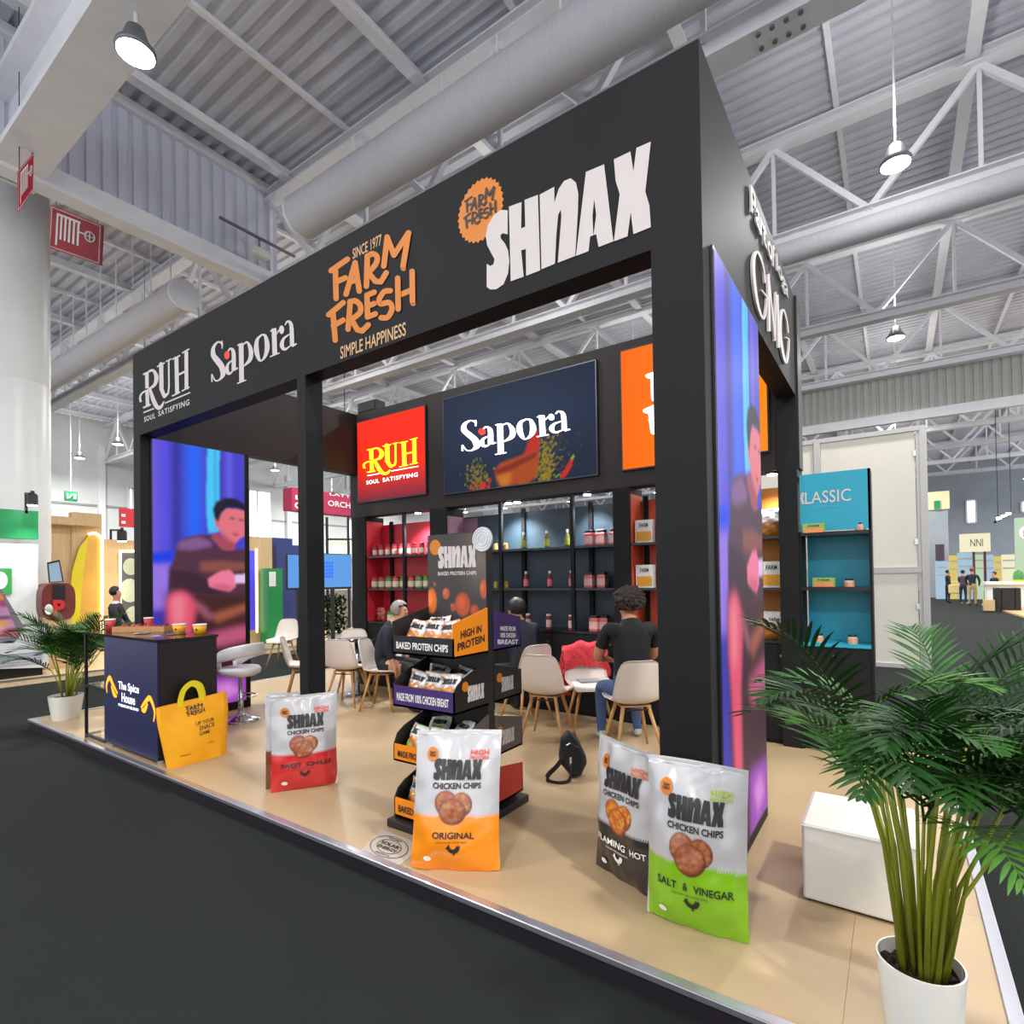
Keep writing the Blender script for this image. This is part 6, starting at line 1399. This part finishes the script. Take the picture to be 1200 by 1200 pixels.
# ================================================================== standing figures
def standing(label, x, y, fwd, h, top, legs, hairm, skin=M_skin, shoe=M_black, armup=0.0, skirt=None, zf=FZ, extra=None, sleeve_cls=None, bend=0.0):
    f = Vector((fwd[0],fwd[1],0)).normalized(); r = Vector((f.y,-f.x,0)); b = Vector((x,y,zf)); s_ = h/1.75; U = Vector((0,0,1))
    P = lambda a, c, z: b + (f*a + r*c)*s_ + U*(z*s_)
    J = {'pelvis': (P(0,0,.95), (.15*s_,.11*s_)), 'waist': (P(.01,0,1.10), (.13*s_,.10*s_)), 'chest': (P(.02+bend*.5,0,1.30), (.17*s_,.115*s_)), 'neck': (P(.02+bend,0,1.47), .058*s_), 'jaw': (P(.04+bend,0,1.56), .066*s_), 'skull': (P(.03+bend,0,1.65), (.078*s_,.092*s_)), 'crown': (P(.02+bend,0,1.71), .05*s_)}
    E = [('pelvis','waist'),('waist','chest'),('chest','neck'),('neck','jaw'),('jaw','skull'),('skull','crown')]
    for sg, n in ((-1,'l'),(1,'r')):
        J['sh'+n] = (P(.01+bend,sg*.19,1.41), .066*s_); J['el'+n] = (P(.02+armup*.2+bend,sg*.25,1.13), .046*s_); J['wr'+n] = (P(.06+armup*.35+bend,sg*(.24-.1*armup),.90+armup*.22), .032*s_); J['ha'+n] = (P(.09+armup*.42+bend,sg*(.235-.12*armup),.81+armup*.30), .03*s_)
        E += [('chest','sh'+n),('sh'+n,'el'+n),('el'+n,'wr'+n),('wr'+n,'ha'+n)]
        J['hp'+n] = (P(0,sg*.095,.90), .095*s_); J['kn'+n] = (P(.03 if sg > 0 else -.02,sg*.10,.50), .062*s_); J['an'+n] = (P(0 if sg > 0 else -.04,sg*.11,.09), .042*s_); J['to'+n] = (P(.15,sg*.125,.03), .032*s_)
        E += [('pelvis','hp'+n),('hp'+n,'kn'+n),('kn'+n,'an'+n),('an'+n,'to'+n)]
    def cls(e, t_, c):
        a, bb = E[e]
        if a in ('neck','jaw','skull') or a[:2] == 'wr': return 2
        if a[:2] in ('hp','kn') or bb[:2] == 'hp': return 1
        if a[:2] == 'an': return 3
        return 0
    me = skin_figure(J, E, (top, legs, skin, shoe), cls, 1); t = thing('person', label, 'person', b, 0, 'visitors in the hall'); me.transform(WM[t].inverted()); o = bpy.data.objects.new('body', me); link(o, t); WM[o] = WM[t]
    hc = P(.02+bend,0,1.655); part('hair', hair_mesh(hc + U*.025*s_ - f*.015, .092*s_, .092*s_, .095*s_, 5, .03, lambda p: (p-hc).dot(f) > .03 and p.z < hc.z + .05 or p.z < hc.z - .07), hairm, t, True)
    return t
M_kh = mat('khaki_trousers', (178,150,96), rough=.8, noise=.08); M_coat = mat('black_coat', (34,34,42), rough=.8, noise=.1); M_pale = mat('pale_jacket', (206,206,196), rough=.8, noise=.06); M_bh = MATS['black_hair']
def at_floor(u, v): p = on(u, v, 'Z', FZ); return p.x, p.y
x, y = at_floor(1140, 710); standing('person in a dark jacket and khaki trousers standing in the right aisle', x, y, (.3,.9), 1.80, M_navyc, M_kh, mat('reddish_hair', (130,60,50), noise=.2), armup=.3)
x, y = at_floor(1111, 707); standing('person in a black coat walking in the right aisle near the partition', x, y, (.9,.2), 1.72, M_coat, M_trs, M_bh)
bx_, by_ = x+.25, y-.35
t = thing('shopping_bag', 'cream shopping bag carried by the walking person in the black coat', 'bag', (bx_,by_,.42)); mb = MB(); mb.box(bx_-.24,by_-.08,.42,bx_+.24,by_+.08,.88,.04); part('bag_body', mb, mat('cream_bag', (226,204,140), rough=.6, noise=.05), t); mb = MB(); mb.tube([(bx_-.12,by_,.88),(bx_-.1,by_,1.02),(bx_+.1,by_,1.02),(bx_+.12,by_,.88)], .02, 8); part('bag_handle', mb, MATS['cream_bag'], t)
x, y = at_floor(1129, 708); standing('person with dark hair and a brown top beside the khaki trousers', x, y, (.5,.8), 1.70, mat('plum_top', (84,60,70), rough=.8, noise=.1), M_trs, M_bh, armup=.8, shoe=M_white)
x, y = at_floor(1104, 699); standing('person in a pale jacket at the far end of the right aisle', x, y, (.2,1), 1.72, M_pale, M_trs, mat('sandy_hair', (190,150,120), noise=.2))
# man in a suit on the left stall
ts_ = standing('person in a black suit and white collar beyond the counter', -9.7, 1.13, (.55,.8), 1.58, M_coat, M_trs, M_bh, zf=FZ, armup=.5)
mb = MB(); mb.lathe((-9.69, 1.14, FZ+1.315), [(.066,0),(.058,.045)], 14, False); part('shirt_collar', mb, M_shirt, ts_)

# ================================================================== right aisle stands
tp_ = thing('aisle_platform', 'pale wood platform of the stand down the right aisle', 'platform', (6,28,FZ), kind='structure'); tp_.name = 'floor_aisle_stand'
e1 = on(1150, 709, 'Z', FZ); e2 = on(1200, 725, 'Z', FZ)
mb = MB(); mb.prism([(e1.x,e1.y,FZ),(e2.x+.1,e2.y-1.6,FZ),(13,e2.y-1.6,FZ),(13,e1.y,FZ)], (0,0,.06)); part('platform_top', mb, mat('oak_aisle_floor', (206,172,124), rough=.4, noise=.1, scale=3), tp_)
AY = 30.0
def aslab(name, label, cat, u0, v0, u1, v1, Y, depth, m, **k): return slab(name, label, cat, u0, v0, u1, v1, 'Y', Y, depth, m, **k)
ac = thing('black_armchair', 'black box armchair on the wood platform in the right aisle', 'armchair', on(1182,714,'Y',27)); ZP = FZ+.06
a0, a1 = on(1167,712,'Y',27), on(1197,712,'Y',27); zt2 = on(1180,689,'Y',27).z
for nm, x0, x1, y0, y1, z0, z1 in (('armrest',a0.x,a0.x+.18,27,27.8,ZP,zt2),('armrest',a1.x-.18,a1.x,27,27.8,ZP,zt2),('backrest',a0.x+.18,a1.x-.18,27,27.2,ZP,zt2),('seat',a0.x+.18,a1.x-.18,27.2,27.8,ZP,ZP+.42)): mb = MB(); mb.box(x0,y0,z0,x1,y1,z1,.03); part(nm, mb, M_black, ac)
bx2 = aslab('wooden_box', 'small wooden box beside the black armchair', 'box', 1153, 703, 1166, 713, 26.3, .4, M_maple, z0=ZP)
cw = aslab('white_counter', 'white curved counter behind the black armchair', 'counter', 1157, 684, 1230, 710, 29.5, 1.0, M_bwhite, z0=ZP); aslab('counter_ledge', None, None, 1155, 682, 1230, 685, 29.3, 1.3, M_white, parent=cw)
x, y = on(1169, 700, 'Y', 31).x, 31; standing('person in dark clothes leaning behind the white counter', x, y, (-.7,-.4), 1.60, M_coat, M_trs, M_bh, zf=FZ, bend=.12)
gd = thing('green_dome_jar', 'green domed jar on the white counter at the right edge', 'jar', on(1194,685,'Y',29.8)); pg = on(1194,684,'Y',29.8); rg = abs(on(1201,684,'Y',29.8).x-pg.x); mb = MB(); mb.lathe((pg.x,29.8,on(1194,682,'Y',29.8).z), [(rg,0),(rg,rg*1.4),(rg*.8,rg*2.3),(rg*.3,rg*2.7),(.01,rg*2.75)], 18); part('dome', mb, mat('bottle_green', (70,140,70), rough=.3, noise=.1), gd, True)
mb = MB(); mb.lathe((pg.x,29.8,on(1194,682,'Y',29.8).z), [(rg*1.02,0),(rg*1.02,rg*.5)], 18); part('yellow_band', mb, mat('jar_yellow', (196,190,50), noise=.05), gd)
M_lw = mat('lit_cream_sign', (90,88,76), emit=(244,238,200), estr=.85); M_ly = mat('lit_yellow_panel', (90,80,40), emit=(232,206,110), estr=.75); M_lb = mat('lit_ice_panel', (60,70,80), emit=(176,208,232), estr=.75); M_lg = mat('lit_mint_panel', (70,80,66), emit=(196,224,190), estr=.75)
sn = aslab('lit_company_sign', 'lit cream sign with dark letters over the aisle stands', 'sign', 1125, 626, 1161, 646, 38, .5, M_lw); decal_on('sign_lettering', 1137, 632, 1152, 640, 'Y', 38, text2d('NNI', 0), M_dark, sn, .02)
for u in (1141, 1154): a = on(u, 646, 'Y', 38.2); mb = MB(); mb.bar((a.x,a.y,FZ), a, .10); part('sign_post', mb, mat('dark_red_post', (90,30,40), noise=.05), sn)
GA = 'lit shelf panels of the far aisle stands'
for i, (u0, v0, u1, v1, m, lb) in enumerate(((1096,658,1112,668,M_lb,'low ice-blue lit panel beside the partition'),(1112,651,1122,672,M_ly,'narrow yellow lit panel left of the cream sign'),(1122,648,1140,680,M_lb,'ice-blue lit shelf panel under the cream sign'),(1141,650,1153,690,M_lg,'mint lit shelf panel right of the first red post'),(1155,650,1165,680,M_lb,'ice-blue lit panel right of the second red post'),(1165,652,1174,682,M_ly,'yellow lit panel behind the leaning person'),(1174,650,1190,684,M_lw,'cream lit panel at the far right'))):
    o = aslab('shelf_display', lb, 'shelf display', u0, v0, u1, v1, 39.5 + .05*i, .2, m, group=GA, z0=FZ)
    for j in range(2): decal_on('shelf_line', u0+1, v0+6+9*j, u1-1, v0+7.5+9*j, 'Y', 39.5+.05*i, poly2d([(0,0),(1,0),(1,1),(0,1)]), M_prof, o, .02)
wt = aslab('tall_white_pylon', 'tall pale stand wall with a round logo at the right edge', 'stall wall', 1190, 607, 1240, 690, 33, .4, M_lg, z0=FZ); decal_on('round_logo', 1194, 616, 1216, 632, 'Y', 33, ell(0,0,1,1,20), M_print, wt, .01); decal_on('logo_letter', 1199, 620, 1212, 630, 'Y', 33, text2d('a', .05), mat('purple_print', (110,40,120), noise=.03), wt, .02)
gw = thing('aisle_tower', 'grey stall tower with a green exit sign beside the partition', 'stall tower', on(1106,690,'Y',42)); aslab('tower_wall', None, None, 1086, 577, 1113, 690, 42, 1.0, M_darkwall, z0=FZ, parent=gw); aslab('lit_head', None, None, 1086, 577, 1113, 596, 41.9, .1, mat('lit_tower_head', (214,200,160), emit=(214,196,150), estr=.35), parent=gw); aslab('exit_sign_face', 'green exit sign', None, 1094.5, 587, 1102, 596, 41.8, .05, MATS['exit_green'], parent=gw)
dk = aslab('dark_banner', 'dark purple banner beside the grey stall tower', 'banner', 1096, 638, 1107, 657, 41, .1, mat('dark_plum_banner', (70,52,66), noise=.08)); pass
kk = on(1101, 657, 'Y', 41.05); mb = MB(); mb.bar((kk.x,kk.y,FZ), kk, .06); part('banner_post', mb, M_black, dk)
hl = thing('aisle_light_bar', 'slim black light bar with small lamps above the right aisle', 'light bar', on(1178,600,'Y',30)); p0 = on(1166,612,'Y',30); p1 = on(1188,601,'Y',33); mb = MB(); mb.bar(p0, p1, .09); part('bar', mb, M_black, hl)
for k_ in range(3): c = p0.lerp(p1, .2+.25*k_); mb = MB(); mb.lathe(c + Vector((0,0,.05)), [(.09,0),(.09,.08)], 10); part('lamp', mb, M_lampglow, hl)
for q_ in (p0.lerp(p1,.15), p0.lerp(p1,.85)): mb = MB(); mb.bar(q_, (q_.x,q_.y,ROOF+.04), .025); part('hanger', mb, M_black, hl)
